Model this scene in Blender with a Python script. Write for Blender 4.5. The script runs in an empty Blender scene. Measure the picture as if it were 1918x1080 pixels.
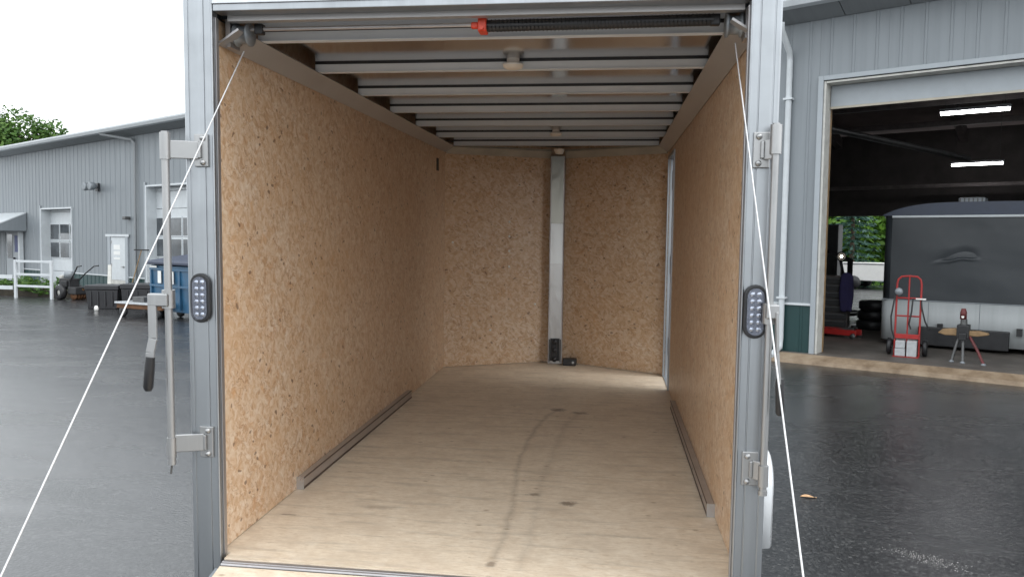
import bpy, bmesh, math, random
from mathutils import Vector, Matrix
random.seed(7)
R = math.radians
sc = bpy.context.scene
C = sc.collection

# ------------------------------------------------------------------ camera, sky, sun, exposure
cam_d = bpy.data.cameras.new('camera')
cam = bpy.data.objects.new('camera', cam_d); C.objects.link(cam); sc.camera = cam
cam_d.sensor_width = 36.0
cam_d.lens = 1441.47 / 1918.0 * 36.0
cam_d.clip_start = 0.05; cam_d.clip_end = 2000
fw = Vector((-0.12468, 0.99055, -0.05662)).normalized()
rt = Vector((0.99196, 0.12565, 0.01477)); rt = (rt - fw * rt.dot(fw)).normalized()
up = rt.cross(fw)
cam.matrix_world = Matrix(((rt.x, up.x, -fw.x, 0.5121), (rt.y, up.y, -fw.y, -2.8461), (rt.z, up.z, -fw.z, 1.7753), (0, 0, 0, 1)))

SUN_EL, SUN_AZ = R(50), R(105)
w = bpy.data.worlds.new('World'); sc.world = w; w.use_nodes = True
wn, wl = w.node_tree.nodes, w.node_tree.links
wn.clear()
sky = wn.new('ShaderNodeTexSky'); sky.sky_type = 'NISHITA'; sky.sun_disc = False
sky.sun_elevation = SUN_EL; sky.sun_rotation = SUN_AZ; sky.air_density = 1.0; sky.dust_density = 4.0
hs = wn.new('ShaderNodeHueSaturation'); hs.inputs['Saturation'].default_value = 0.25
wl.new(sky.outputs[0], hs.inputs['Color'])
mx = wn.new('ShaderNodeMix'); mx.data_type = 'RGBA'; mx.inputs[0].default_value = 0.8
wl.new(hs.outputs[0], mx.inputs[6]); mx.inputs[7].default_value = (11.6, 12.2, 12.6, 1)   # closed overcast layer
bg = wn.new('ShaderNodeBackground'); bg.inputs[1].default_value = 0.1
wo = wn.new('ShaderNodeOutputWorld')
wl.new(mx.outputs[2], bg.inputs[0]); wl.new(bg.outputs[0], wo.inputs[0])

sd = bpy.data.lights.new('sun', 'SUN'); sd.energy = 0.5; sd.angle = R(25); sd.color = (1, .97, .93)
sun = bpy.data.objects.new('sun', sd); C.objects.link(sun)
sdir = Vector((math.sin(SUN_AZ) * math.cos(SUN_EL), math.cos(SUN_AZ) * math.cos(SUN_EL), math.sin(SUN_EL)))
sun.rotation_euler = sdir.to_track_quat('Z', 'Y').to_euler()
vs = sc.view_settings
vs.view_transform = 'Standard'; vs.look = 'None'; vs.exposure = 1.0; vs.gamma = 1.0; vs.use_curve_mapping = False
sc.cycles.diffuse_bounces = 4; sc.cycles.glossy_bounces = 3; sc.cycles.max_bounces = 8

# ------------------------------------------------------------------ mesh helpers
class MB:
    def __init__(s): s.v = []; s.f = []; s.sm = []
    def add(s, vs_, fs, smooth=False):
        o = len(s.v); s.v += [tuple(p) for p in vs_]
        for f in fs: s.f.append(tuple(i + o for i in f)); s.sm.append(smooth)
        return s
    def box(s, x0, x1, y0, y1, z0, z1):
        x0, x1 = sorted((x0, x1)); y0, y1 = sorted((y0, y1)); z0, z1 = sorted((z0, z1))
        return s.add([(x0,y0,z0),(x1,y0,z0),(x1,y1,z0),(x0,y1,z0),(x0,y0,z1),(x1,y0,z1),(x1,y1,z1),(x0,y1,z1)],
              [(0,3,2,1),(4,5,6,7),(0,1,5,4),(1,2,6,5),(2,3,7,6),(3,0,4,7)])
    def hexa(s, p):      # 8 points, bottom ring then top ring
        return s.add(p, [(0,3,2,1),(4,5,6,7),(0,1,5,4),(1,2,6,5),(2,3,7,6),(3,0,4,7)])
    def prism(s, prof, a0, a1, axis, smooth=False):
        n = len(prof)
        def P(a, p):
            return {'x': (a, p[0], p[1]), 'y': (p[0], a, p[1]), 'z': (p[0], p[1], a)}[axis]
        vs_ = [P(a0, p) for p in prof] + [P(a1, p) for p in prof]
        area = sum(prof[i][0]*prof[(i+1)%n][1] - prof[(i+1)%n][0]*prof[i][1] for i in range(n))
        flip = (area > 0) if axis != 'y' else (area < 0)
        o = len(s.v); s.v += vs_
        for i in range(n):
            j = (i+1) % n
            q = (i, j, j+n, i+n) if flip else (i, i+n, j+n, j)
            s.f.append(tuple(k+o for k in q)); s.sm.append(smooth)
        a = tuple(range(n)); b = tuple(range(n, 2*n))
        s.f.append(tuple(k+o for k in (a[::-1] if flip else a))); s.sm.append(False)
        s.f.append(tuple(k+o for k in (b if flip else b[::-1]))); s.sm.append(False)
        return s
    def tube(s, path, r, n=10, caps=True, closed=False):
        pts = [Vector(p) for p in path]; m = len(pts); o = len(s.v)
        rs = r if isinstance(r, (list, tuple)) else [r]*m
        ref = None
        for i, p in enumerate(pts):
            if closed: t = pts[(i+1)%m] - pts[i-1]
            else: t = (pts[min(i+1, m-1)] - pts[max(i-1, 0)])
            t.normalize()
            if ref is None:
                ref = Vector((0,0,1)) if abs(t.z) < .9 else Vector((1,0,0))
            a = t.cross(ref); a.normalize(); b = t.cross(a); b.normalize(); ref = -b if False else ref
            for k in range(n):
                an = 2*math.pi*k/n
                q = p + (a*math.cos(an) + b*math.sin(an))*rs[i]; s.v.append(tuple(q))
        rng = m if closed else m-1
        for i in range(rng):
            for k in range(n):
                k2 = (k+1) % n; i2 = (i+1) % m
                s.f.append((o+i*n+k, o+i*n+k2, o+i2*n+k2, o+i2*n+k)); s.sm.append(True)
        if caps and not closed:
            c0 = len(s.v); s.v += s.v[o:o+n]; c1 = len(s.v); s.v += s.v[o+(m-1)*n:o+m*n]
            s.f.append(tuple(c0+k for k in range(n))[::-1]); s.sm.append(False)
            s.f.append(tuple(c1+k for k in range(n))); s.sm.append(False)
        return s
    def cyl(s, p0, p1, r, n=16): return s.tube([p0, p1], r, n)
    def lathe(s, prof, c=(0,0,0), axis='z', n=24):
        o = len(s.v); m = len(prof)
        for (rad, h) in prof:
            for k in range(n):
                a = 2*math.pi*k/n; x, y = rad*math.cos(a), rad*math.sin(a)
                q = {'z': (x, y, h), 'x': (h, x, y), 'y': (y, h, x)}[axis]
                s.v.append((q[0]+c[0], q[1]+c[1], q[2]+c[2]))
        for i in range(m-1):
            for k in range(n):
                k2 = (k+1) % n
                s.f.append((o+i*n+k, o+i*n+k2, o+(i+1)*n+k2, o+(i+1)*n+k)); s.sm.append(True)
        return s
    def mesh(s, name):
        me = bpy.data.meshes.new(name); me.from_pydata(s.v, [], s.f)
        me.polygons.foreach_set('use_smooth', s.sm)
        uv = me.uv_layers.new(name='UVMap').data
        vv = me.vertices
        for p in me.polygons:
            nx, ny, nz = abs(p.normal.x), abs(p.normal.y), abs(p.normal.z)
            for li in p.loop_indices:
                c = vv[me.loops[li].vertex_index].co
                uv[li].uv = (c.y, c.z) if nx >= ny and nx >= nz else ((c.x, c.z) if ny >= nz else (c.x, c.y))
        me.update(); return me
    def build(s, name, mat, parent=None, bevel=0, seg=2):
        o = bpy.data.objects.new(name, s.mesh(name)); C.objects.link(o)
        o.data.materials.append(M[mat]); o.parent = parent
        if bevel:
            b = o.modifiers.new('bevel', 'BEVEL'); b.width = bevel; b.segments = seg; b.limit_method = 'ANGLE'; b.angle_limit = R(40)
        return o

def box(x0, x1, y0, y1, z0, z1): return MB().box(x0, x1, y0, y1, z0, z1)
def thing(name, label, cat, loc=(0,0,0), rz=0, group=None):
    o = bpy.data.objects.new(name, None); C.objects.link(o); o.empty_display_size = .2
    o.location = loc; o.rotation_euler = (0, 0, rz)
    return tag(o, label, cat, group)
def tag(o, label, cat, group=None):
    o['label'] = label; o['category'] = cat
    if group: o['group'] = group
    return o
def struct(o): o['kind'] = 'structure'; return o
def dup(o, parent, loc=None):
    c = o.copy(); C.objects.link(c); c.parent = parent
    if loc is not None: c.location = loc
    return c
def copy_tree(o, parent=None):
    c = o.copy(); C.objects.link(c); c.parent = parent
    for ch in list(o.children): copy_tree(ch, c)
    return c
def stadium(cx, cz, hw, hh, n=10):
    pts = []
    for k in range(n+1):
        a = math.pi*k/n; pts.append((cx + hw*math.cos(a), cz + (hh-hw) + hw*math.sin(a)))
    for k in range(n+1):
        a = math.pi + math.pi*k/n; pts.append((cx + hw*math.cos(a), cz - (hh-hw) + hw*math.sin(a)))
    return pts

# ------------------------------------------------------------------ materials
M = {}
class NT:
    def __init__(s, name):
        m = bpy.data.materials.new(name); m.use_nodes = True; s.m = m
        s.t = m.node_tree; s.n = s.t.nodes; s.b = s.n['Principled BSDF']; M[name] = m
    def new(s, t, **k):
        n = s.n.new(t)
        for a, v in k.items(): setattr(n, a, v)
        return n
    def link(s, a, b): s.t.links.new(a, b)
    def val(s, x, sock):
        if hasattr(x, 'links') or hasattr(x, 'is_linked'): s.link(x, sock)
        else: sock.default_value = x
    def math(s, op, a, b=0.0, c=0.0, clamp=False):
        n = s.new('ShaderNodeMath', operation=op, use_clamp=clamp)
        for i, x in enumerate((a, b, c)):
            if op in ('MULTIPLY_ADD', 'COMPARE', 'SMOOTH_MIN') or i < 2: s.val(x, n.inputs[i])
        return n.outputs[0]
    def uv(s): return s.new('ShaderNodeTexCoord').outputs['UV']
    def obj(s): return s.new('ShaderNodeTexCoord').outputs['Object']
    def map(s, v, scale=(1,1,1), rot=(0,0,0), loc=(0,0,0)):
        n = s.new('ShaderNodeMapping'); s.link(v, n.inputs[0])
        n.inputs['Scale'].default_value = scale; n.inputs['Rotation'].default_value = rot
        s.val(loc, n.inputs['Location']); return n.outputs[0]
    def noise(s, v, scale, detail=4, rough=.55, dist=0):
        n = s.new('ShaderNodeTexNoise'); s.link(v, n.inputs['Vector'])
        n.inputs['Scale'].default_value = scale; n.inputs['Detail'].default_value = detail
        n.inputs['Roughness'].default_value = rough; n.inputs['Distortion'].default_value = dist
        return n.outputs['Fac']
    def voro(s, v, scale=1, feat='F1', dim='2D'):
        n = s.new('ShaderNodeTexVoronoi', feature=feat, voronoi_dimensions=dim); s.link(v, n.inputs['Vector'])
        n.inputs['Scale'].default_value = scale; return n
    def ramp(s, f, stops, interp='LINEAR'):
        n = s.new('ShaderNodeValToRGB'); s.link(f, n.inputs[0]); e = n.color_ramp.elements; n.color_ramp.interpolation = interp
        while len(e) < len(stops): e.new(.5)
        for el, (p, c) in zip(e, stops):
            el.position = p; el.color = (c, c, c, 1) if isinstance(c, (int, float)) else (*c, 1)
        return n.outputs[0]
    def mix(s, f, a, b, mode='MIX'):
        n = s.new('ShaderNodeMix', data_type='RGBA', blend_type=mode)
        s.val(f, n.inputs[0])
        for x, so in ((a, n.inputs[6]), (b, n.inputs[7])):
            if isinstance(x, tuple): so.default_value = (*x, 1)
            else: s.link(x, so)
        return n.outputs[2]
    def bump(s, h, strength=.3, dist=.01):
        n = s.new('ShaderNodeBump'); s.link(h, n.inputs['Height']); n.inputs['Strength'].default_value = strength
        n.inputs['Distance'].default_value = dist; s.link(n.outputs[0], s.b.inputs['Normal']); return n
    def set(s, color=None, rough=None, metal=None, spec=None, coat=None, trans=None):
        for k, x in (('Base Color', color), ('Roughness', rough), ('Metallic', metal), ('Specular IOR Level', spec), ('Coat Weight', coat), ('Transmission Weight', trans)):
            if x is None: continue
            so = s.b.inputs[k]
            if isinstance(x, tuple): so.default_value = (*x, 1)
            elif isinstance(x, (int, float)): so.default_value = x
            else: s.link(x, so)
        return s

def plain(name, col, rough=.5, metal=0., var=.12, vscale=6, spec=.5, bump=0.0):
    """painted / moulded surface with slight dirt and gloss variation"""
    t = NT(name); o = t.obj(); n = t.noise(o, vscale, 5, .6)
    f = t.ramp(n, [(.3, 0.0), (.7, 1.0)])
    d = tuple(c*(1-var) for c in col); l = tuple(min(1, c*(1+var*.6)) for c in col)
    t.set(t.mix(f, d, l), t.math('MULTIPLY_ADD', n, .2, rough-.1), metal, spec)
    if bump: t.bump(t.noise(o, vscale*12, 3), bump, .002)
    return t

def osb(name):
    """strand board: overlapping flakes in several directions, mottled, with dark chips and thin cracks"""
    t = NT(name); info = t.new('ShaderNodeObjectInfo')
    v = t.new('ShaderNodeVectorMath', operation='ADD'); t.link(t.uv(), v.inputs[0])
    cx = t.new('ShaderNodeCombineXYZ')
    t.link(t.math('MULTIPLY', info.outputs['Random'], 37.0), cx.inputs[0]); t.link(t.math('MULTIPLY', info.outputs['Random'], 91.0), cx.inputs[1])
    t.link(cx.outputs[0], v.inputs[1]); u = v.outputs[0]
    wn_ = t.new('ShaderNodeTexNoise'); t.link(u, wn_.inputs['Vector']); wn_.inputs['Scale'].default_value = 14; wn_.inputs['Detail'].default_value = 3
    wa = t.new('ShaderNodeVectorMath', operation='MULTIPLY_ADD'); t.link(wn_.outputs['Color'], wa.inputs[0])
    wa.inputs[1].default_value = (.07, .07, 0); t.link(u, wa.inputs[2]); u2 = wa.outputs[0]
    pal = [(0, (.33, .165, .075)), (.14, (.51, .315, .175)), (.4, (.61, .425, .275)), (.62, (.665, .495, .345)), (.86, (.735, .605, .475)), (.97, (.77, .67, .56)), (1, (.62, .32, .12))]
    col = None; hgt = None
    for k, (ang, sx, sy) in enumerate(((.25, 15, 48), (1.35, 19, 58), (2.3, 14, 44), (.85, 24, 68))):
        m0 = t.map(u2, (1, 1, 1), (0, 0, ang), (k*3.1, k*1.7, 0)); m = t.map(m0, (sx, sy, 1))
        vo = t.voro(m); sep = t.new('ShaderNodeSeparateColor'); t.link(vo.outputs['Color'], sep.inputs[0])
        c = t.ramp(sep.outputs[0], pal); h = sep.outputs[2]
        if col is None: col, hgt = c, h
        else:
            f = t.math('MULTIPLY', t.math('GREATER_THAN', sep.outputs[1], .5), .8)
            col = t.mix(f, col, c)
            mh = t.new('ShaderNodeMix'); t.link(f, mh.inputs[0]); t.link(hgt, mh.inputs[2]); t.link(h, mh.inputs[3]); hgt = mh.outputs[0]
    col = t.mix(.45, col, (.64, .46, .305))
    mo = t.noise(u2, 32, 4, .72, .6)                       # mottling at the size of a thumb
    col = t.mix(t.ramp(mo, [(.32, .6), (.49, 0.0)]), col, (.43, .225, .10))
    col = t.mix(t.ramp(mo, [(.52, 0.0), (.66, .65)]), col, (.76, .65, .53))
    ob = t.ramp(t.noise(u2, 9, 4, .65, .5), [(.60, 0.0), (.72, .65)]); col = t.mix(ob, col, (.53, .27, .12))
    b = t.noise(u, 2.2, 3, .5); col = t.mix(t.ramp(b, [(.38, 0.0), (.7, .35)]), col, (.58, .355, .185))
    vk = t.voro(t.map(u2, (30, 40, 1), (0, 0, .6))); sk = t.new('ShaderNodeSeparateColor'); t.link(vk.outputs['Color'], sk.inputs[0])
    chip = t.math('MULTIPLY', t.math('GREATER_THAN', sk.outputs[0], .972), t.math('LESS_THAN', vk.outputs['Distance'], .3))
    col = t.mix(t.math('MULTIPLY', chip, .7), col, (.15, .08, .045))
    nl = t.noise(u2, 21, 2, .5, 1.8); band = t.ramp(t.math('ABSOLUTE', t.math('SUBTRACT', nl, .47)), [(.006, 1.0), (.022, 0.0)])
    gate = t.ramp(t.noise(u, 9, 2, .6), [(.47, 0.0), (.56, 1.0)])
    col = t.mix(t.math('MULTIPLY', t.math('MULTIPLY', band, gate), .62), col, (.27, .125, .05))
    t.set(col, t.math('MULTIPLY_ADD', mo, .2, .32), 0., .7)
    t.bump(hgt, .35, .0015)
osb('osb')

def plywood(name, stains):
    t = NT(name); u = t.uv()
    wv = t.noise(u, 1.6, 3, .5)
    ws = t.new('ShaderNodeCombineXYZ'); t.link(t.math('MULTIPLY', wv, .07), ws.inputs[1])
    va = t.new('ShaderNodeVectorMath', operation='ADD'); t.link(u, va.inputs[0]); t.link(ws.outputs[0], va.inputs[1])
    g1 = t.noise(t.map(va.outputs[0], (5, 8.5, 1)), 2.4, 8, .74)
    g2 = t.noise(t.map(va.outputs[0], (8, 28, 1)), 3.0, 5, .72)
    col = t.ramp(g1, [(.28, (.52, .40, .28)), (.44, (.655, .545, .415)), (.57, (.71, .61, .48)), (.74, (.765, .685, .575))])
    col = t.mix(.3, col, t.ramp(g2, [(.36, (.45, .32, .205)), (.58, (.76, .67, .55))]))
    sp_n = t.noise(t.map(u, (9, 30, 1)), 2.0, 4, .7); col = t.mix(t.ramp(sp_n, [(.30, .6), (.39, 0.0)]), col, (.34, .235, .15))
    bl = t.noise(u, 4.5, 5, .65)
    col = t.mix(t.math('MULTIPLY', t.ramp(bl, [(.45, 0.0), (.66, 1.0)]), .5), col, (.50, .40, .30))
    vk = t.voro(t.map(u, (7, 11, 1), (0, 0, .3))); sk = t.new('ShaderNodeSeparateColor'); t.link(vk.outputs['Color'], sk.inputs[0])
    kn = t.math('MULTIPLY', t.math('GREATER_THAN', sk.outputs[1], .88), t.ramp(vk.outputs['Distance'], [(.04, 1.0), (.13, 0.0)]))
    col = t.mix(t.math('MULTIPLY', kn, .6), col, (.26, .17, .1))
    if stains:
        sp = t.new('ShaderNodeSeparateXYZ'); t.link(u, sp.inputs[0])
        X, Y = sp.outputs[0], sp.outputs[1]
        nz = t.noise(u, 30, 4, .65); nw = t.math('MULTIPLY_ADD', t.noise(u, 5, 2), .05, -.025)
        def trail(pts, wid, amt):
            nonlocal col
            fc = t.new('ShaderNodeFloatCurve'); cv = fc.mapping.curves[0]
            ps = sorted((y/4.0, x+.5) for x, y in pts)
            cv.points[0].location = ps[0]; cv.points[1].location = ps[-1]
            for p in ps[1:-1]: cv.points.new(*p)
            fc.mapping.update(); t.link(t.math('DIVIDE', Y, 4.0), fc.inputs['Value'])
            xc = t.math('SUBTRACT', fc.outputs[0], .5)
            d = t.math('ABSOLUTE', t.math('ADD', t.math('SUBTRACT', X, xc), nw))
            f = t.ramp(t.math('DIVIDE', d, wid), [(0, 1.0), (1, 0.0)])
            lo = t.math('GREATER_THAN', Y, pts[-1][1]); hi = t.math('LESS_THAN', Y, pts[0][1])
            f = t.math('MULTIPLY', t.math('MULTIPLY', f, lo), hi)
            f = t.math('MULTIPLY', f, t.ramp(nz, [(.3, .35), (.65, 1.0)]))
            col = t.mix(t.math('MULTIPLY', f, amt), col, (.13, .095, .07))
        trail([(.165, 2.72), (.075, 2.4), (.045, 2.0), (.03, 1.5), (.05, 1.1), (.085, .6), (.08, .1)], .026, .4)
        trail([(.325, 2.67), (.25, 2.3), (.215, 1.8), (.2, 1.4), (.19, 1.0), (.2, .5), (.19, .05)], .034, .22)
        for cx_, cy_, rx, ry, a in ((.165, 2.73, .07, .06, .75), (.325, 2.66, .075, .05, .6), (.165, .915, .045, .03, .7), (.343, .815, .05, .045, .75), (.075, .09, .028, .03, .6), (-.92, .47, .05, .012, .6), (.55, .45, .2, .02, .2), (-.55, .62, .12, .03, .25), (-.3, 1.4, .22, .03, .2)):
            dx = t.math('DIVIDE', t.math('SUBTRACT', X, cx_), rx); dy = t.math('DIVIDE', t.math('SUBTRACT', Y, cy_), ry)
            d = t.math('SQRT', t.math('ADD', t.math('MULTIPLY', dx, dx), t.math('MULTIPLY', dy, dy)))
            d = t.math('ADD', d, t.math('MULTIPLY_ADD', nz, 1.6, -.8))
            col = t.mix(t.math('MULTIPLY', t.ramp(d, [(.35, 1.0), (1, 0.0)]), a), col, (.12, .085, .06))
        sm = t.ramp(t.noise(t.map(u, (.8, 6, 1)), 3.2, 4, .6), [(.52, 0.0), (.7, 1.0)])
        col = t.mix(t.math('MULTIPLY', sm, .34), col, (.24, .19, .15))
    t.set(col, t.math('MULTIPLY_ADD', g1, .2, .40), 0., .45)
    t.bump(g2, .12, .001)
plywood('plywood', True); plywood('ramp_plywood', False)

def alu(name, col=(.74, .76, .78), rough=.38, brushed=1.0, metal=1.0):
    t = NT(name); o = t.obj()
    n = t.noise(t.map(o, (180, 180, 2.0)), 1.0, 3, .6); n2 = t.noise(o, 5, 4, .6)
    st = t.noise(t.map(o, (22, 22, .9)), 1.0, 4, .65)
    c = t.mix(t.math('MULTIPLY', t.ramp(n2, [(.3, 0.0), (.75, 1.0)]), .45), col, tuple(c*.7 for c in col))
    c = t.mix(t.ramp(st, [(.5, 0.0), (.72, .35)]), c, tuple(min(1, c*1.3) for c in col))
    c = t.mix(t.math('MULTIPLY', n, .18*brushed), c, (.45, .46, .48))
    t.set(c, t.math('ADD', t.math('MULTIPLY_ADD', n2, .22, rough-.11), t.math('MULTIPLY', n, .06)), metal, .5)
    t.bump(n, .05*brushed, .001)
alu('aluminium', (.385, .405, .425), .38)
alu('mill_aluminium', (.58, .60, .62), .36)
alu('zinc', (.42, .42, .42), .42, .3)
t = NT('ceiling_skin'); n = t.noise(t.map(t.obj(), (1, .6, 1)), 1.8, 2, .5); t.set((.60, .60, .615), t.math('MULTIPLY_ADD', n, .08, .09), 1.0); t.bump(n, .05, .01)
plain('roof_steel', (.66, .70, .745), .42, .0, .06, 4)
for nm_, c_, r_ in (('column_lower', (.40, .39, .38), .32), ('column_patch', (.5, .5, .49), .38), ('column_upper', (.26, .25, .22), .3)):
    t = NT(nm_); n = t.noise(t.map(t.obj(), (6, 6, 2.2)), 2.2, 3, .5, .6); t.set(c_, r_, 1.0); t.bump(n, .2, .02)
alu('dull_trim', (.50, .48, .48), .5, .4)
plain('cove_board', (.43, .42, .42), .38, .45, .1, 3)
plain('rail_metal', (.42, .36, .32), .4, .3, .15, 9)
plain('rail_edge', (.11, .075, .06), .5, .2, .2, 9)
plain('rail_end', (.62, .66, .72), .3, .9, .05)
plain('black_rubber', (.018, .018, .02), .45, 0, .2)
plain('black_plastic', (.022, .022, .025), .35, 0, .2)
plain('black_steel', (.03, .03, .032), .45, .3, .3)
plain('red_plastic', (.72, .06, .02), .35)
plain('white_plastic', (.78, .77, .74), .35, 0, .05)
plain('white_paint', (.58, .61, .63), .38, 0, .08)
plain('trailer_skin', (.72, .74, .76), .25, 0, .05)
plain('cable', (.6, .6, .61), .4, .2, .1, 90)
plain('red_paint', (.36, .022, .02), .38, 0, .25)
plain('dark_red', (.12, .02, .02), .5, 0, .3)
plain('blue_paint', (.025, .10, .19), .42, 0, .3, 4)
plain('navy_lid', (.025, .035, .07), .5, 0, .2)
plain('steel_dark', (.13, .13, .13), .5, .6, .3)
plain('rust', (.16, .075, .035), .7, .2, .4)
plain('orange_paint', (.62, .25, .03), .45)
plain('tan_wood', (.26, .165, .08), .6, 0, .25, 12)
plain('box_card', (.42, .43, .44), .55, 0, .15, 20)
plain('board_tan', (.42, .38, .31), .6, 0, .15)
plain('board_white', (.58, .57, .53), .6, 0, .2)
plain('roof_navy', (.03, .042, .075), .35, 0, .15)
plain('purple_cloth', (.03, .025, .085), .85, 0, .3)
plain('interior_dark', (.09, .08, .076), .8, 0, .3, 2)
plain('insulation', (.26, .205, .195), .75, 0, .3, 1.5)
plain('locker_grey', (.06, .066, .066), .5, 0, .2)
plain('beam_steel', (.16, .14, .135), .6, .2, .3)
plain('door_grey', (.34, .37, .395), .45, 0, .06)
plain('paper', (.8, .8, .78), .6, 0, .03)
plain('poster_blue', (.04, .06, .2), .5, 0, .3, 20)
plain('soil', (.05, .042, .03), .9, 0, .4, 8)
plain('brown_leaf', (.55, .33, .17), .55, 0, .3, 60)
plain('speckle', (.34, .32, .31), .6, 0, .3, 40)
alu('lamp_reflector', (.22, .23, .27), .2, .2)
plain('grille', (.25, .27, .29), .45, .3, .2)
plain('trunk_bark', (.09, .065, .045), .85, 0, .3, 6, bump=.4)

def siding(name, col, dirt):
    t = NT(name); u = t.uv(); o = t.obj()
    st = t.noise(t.map(u, (5, .25, 1)), 2.2, 5, .6); n = t.noise(u, .9, 4, .6)
    c = t.mix(t.math('MULTIPLY', t.ramp(st, [(.4, 0.0), (.75, 1.0)]), dirt), col, tuple(x*.6 for x in col))
    c = t.mix(t.math('MULTIPLY', n, .25), c, tuple(min(1, x*1.15) for x in col))
    t.set(c, t.math('MULTIPLY_ADD', st, .2, .38), .0, .5)
    t.bump(t.noise(u, 2.5, 2), .06, .01)
siding('siding_grey', (.222, .244, .262), .28)
siding('siding_green', (.009, .043, .043), .3)
siding('stone_guard', (.40, .42, .425), .4)
siding('soffit_grey', (.26, .275, .285), .3)

t = NT('asphalt'); o = t.obj()
agg = t.voro(o, 62, 'F1', '3D'); fine = t.noise(o, 160, 3, .7); mid = t.noise(o, 14, 4, .6); big = t.noise(o, .33, 5, .6); pud = t.noise(t.map(o, (.7, 1.6, 1), (0, 0, .35)), .75, 5, .6, .5)
sep = t.new('ShaderNodeSeparateColor'); t.link(agg.outputs['Color'], sep.inputs[0])
col = t.ramp(sep.outputs[0], [(0, (.004, .004, .005)), (.45, (.015, .015, .017)), (.8, (.036, .036, .037)), (1, (.075, .074, .073))])
col = t.mix(t.math('MULTIPLY', mid, .2), col, (.026, .027, .029))
col = t.mix(t.math('MULTIPLY', t.ramp(big, [(.4, 0.0), (.65, 1.0)]), .4), col, (.042, .043, .045))
wet = t.ramp(pud, [(.34, 1.0), (.66, 0.0)])
ckw = t.new('ShaderNodeVectorMath', operation='MULTIPLY_ADD'); ckn = t.new('ShaderNodeTexNoise'); t.link(o, ckn.inputs['Vector']); ckn.inputs['Scale'].default_value = 1.3; ckn.inputs['Detail'].default_value = 5
t.link(ckn.outputs['Color'], ckw.inputs[0]); ckw.inputs[1].default_value = (1.1, 1.1, 0); t.link(o, ckw.inputs[2])
ck = t.voro(ckw.outputs[0], .38, 'DISTANCE_TO_EDGE', '2D').outputs['Distance']
ckm = t.math('MULTIPLY', t.ramp(ck, [(.004, 1.0), (.011, 0.0)]), t.ramp(t.noise(o, .5, 2), [(.5, 0.0), (.58, 1.0)]))
col = t.mix(t.math('MULTIPLY', ckm, .8), col, (.006, .006, .006))
spot = t.ramp(t.noise(o, 1.1, 4, .6), [(.6, 0.0), (.75, .35)]); col = t.mix(spot, col, (.012, .012, .013))
rough = t.math('ADD', t.math('MULTIPLY_ADD', wet, -.09, .27), t.math('MULTIPLY', fine, .06))
t.set(col, rough, 0., .8)
h = t.math('ADD', t.math('MULTIPLY', agg.outputs['Distance'], -1.0), t.math('MULTIPLY', fine, .6))
bn = t.bump(h, .3, .006)
t.link(t.math('MULTIPLY_ADD', wet, -.06, .22), bn.inputs['Strength'])

t = NT('concrete'); o = t.obj(); n = t.noise(o, 2.5, 6, .65); n2 = t.noise(o, 60, 3)
t.set(t.ramp(n, [(.3, (.07, .06, .053)), (.55, (.12, .105, .092)), (.75, (.17, .15, .13))]), .55, 0., .4); t.bump(n2, .2, .003)
t = NT('apron_concrete'); o = t.obj(); n = t.noise(o, 4, 6, .65); n2 = t.noise(o, 60, 3)
t.set(t.ramp(n, [(.3, (.15, .10, .06)), (.55, (.27, .20, .135)), (.75, (.35, .28, .20))]), .6, 0., .4); t.bump(n2, .3, .004)

t = NT('glass_dark'); t.set((.03, .035, .04), .06, 0., .6)
n = t.noise(t.obj(), 1.4, 4, .6); t.set(t.ramp(n, [(.35, (.03, .035, .04)), (.7, (.12, .135, .15))]))
t = NT('lens_clear'); t.set((.95, .96, .98), .02, 0., .5, None, 1.0); t.b.inputs['IOR'].default_value = 1.12
t = NT('diode'); t.set((.45, .48, .55), .15, .7)
t = NT('lens_white'); t.set((.80, .74, .66), .3, 0., .5)
t = NT('tube_light'); t.set((.9, .9, .9)); t.b.inputs['Emission Color'].default_value = (1, .97, .98, 1); t.b.inputs['Emission Strength'].default_value = 12.0
t = NT('work_lamp'); t.set((.9, .9, .9)); t.b.inputs['Emission Color'].default_value = (1, .9, .75, 1); t.b.inputs['Emission Strength'].default_value = 4.0

def leaves(name, a, b, c):
    t = NT(name); info = t.new('ShaderNodeNewGeometry'); r_ = info.outputs['Random Per Island']
    t.set(t.ramp(r_, [(0, a), (.5, b), (1, c)]), .55, 0., .35)
    t.b.inputs['Subsurface Weight'].default_value = 0
    tr = t.new('ShaderNodeBsdfTranslucent'); t.link(t.ramp(r_, [(0, b), (1, c)]), tr.inputs[0])
    ms = t.new('ShaderNodeMixShader'); ms.inputs[0].default_value = .3
    out = [x for x in t.n if x.type == 'OUTPUT_MATERIAL'][0]
    t.link(t.b.outputs[0], ms.inputs[1]); t.link(tr.outputs[0], ms.inputs[2]); t.link(ms.outputs[0], out.inputs[0])
leaves('leaf_green', (.03, .08, .014), (.065, .145, .025), (.12, .21, .045))
leaves('leaf_spruce', (.02, .06, .045), (.04, .10, .075), (.08, .15, .12))
leaves('leaf_bright', (.05, .13, .015), (.10, .22, .025), (.17, .30, .05))

# ------------------------------------------------------------------ ground
g = MB(); N_ = 12
for i in range(N_+1):
    for j in range(N_+1): g.v.append((-400 + 800*i/N_, -400 + 800*j/N_, 0))
for i in range(N_):
    for j in range(N_): a = i*(N_+1)+j; g.f.append((a, a+N_+1, a+N_+2, a+1)); g.sm.append(False)
struct(g.build('ground', 'asphalt'))

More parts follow.
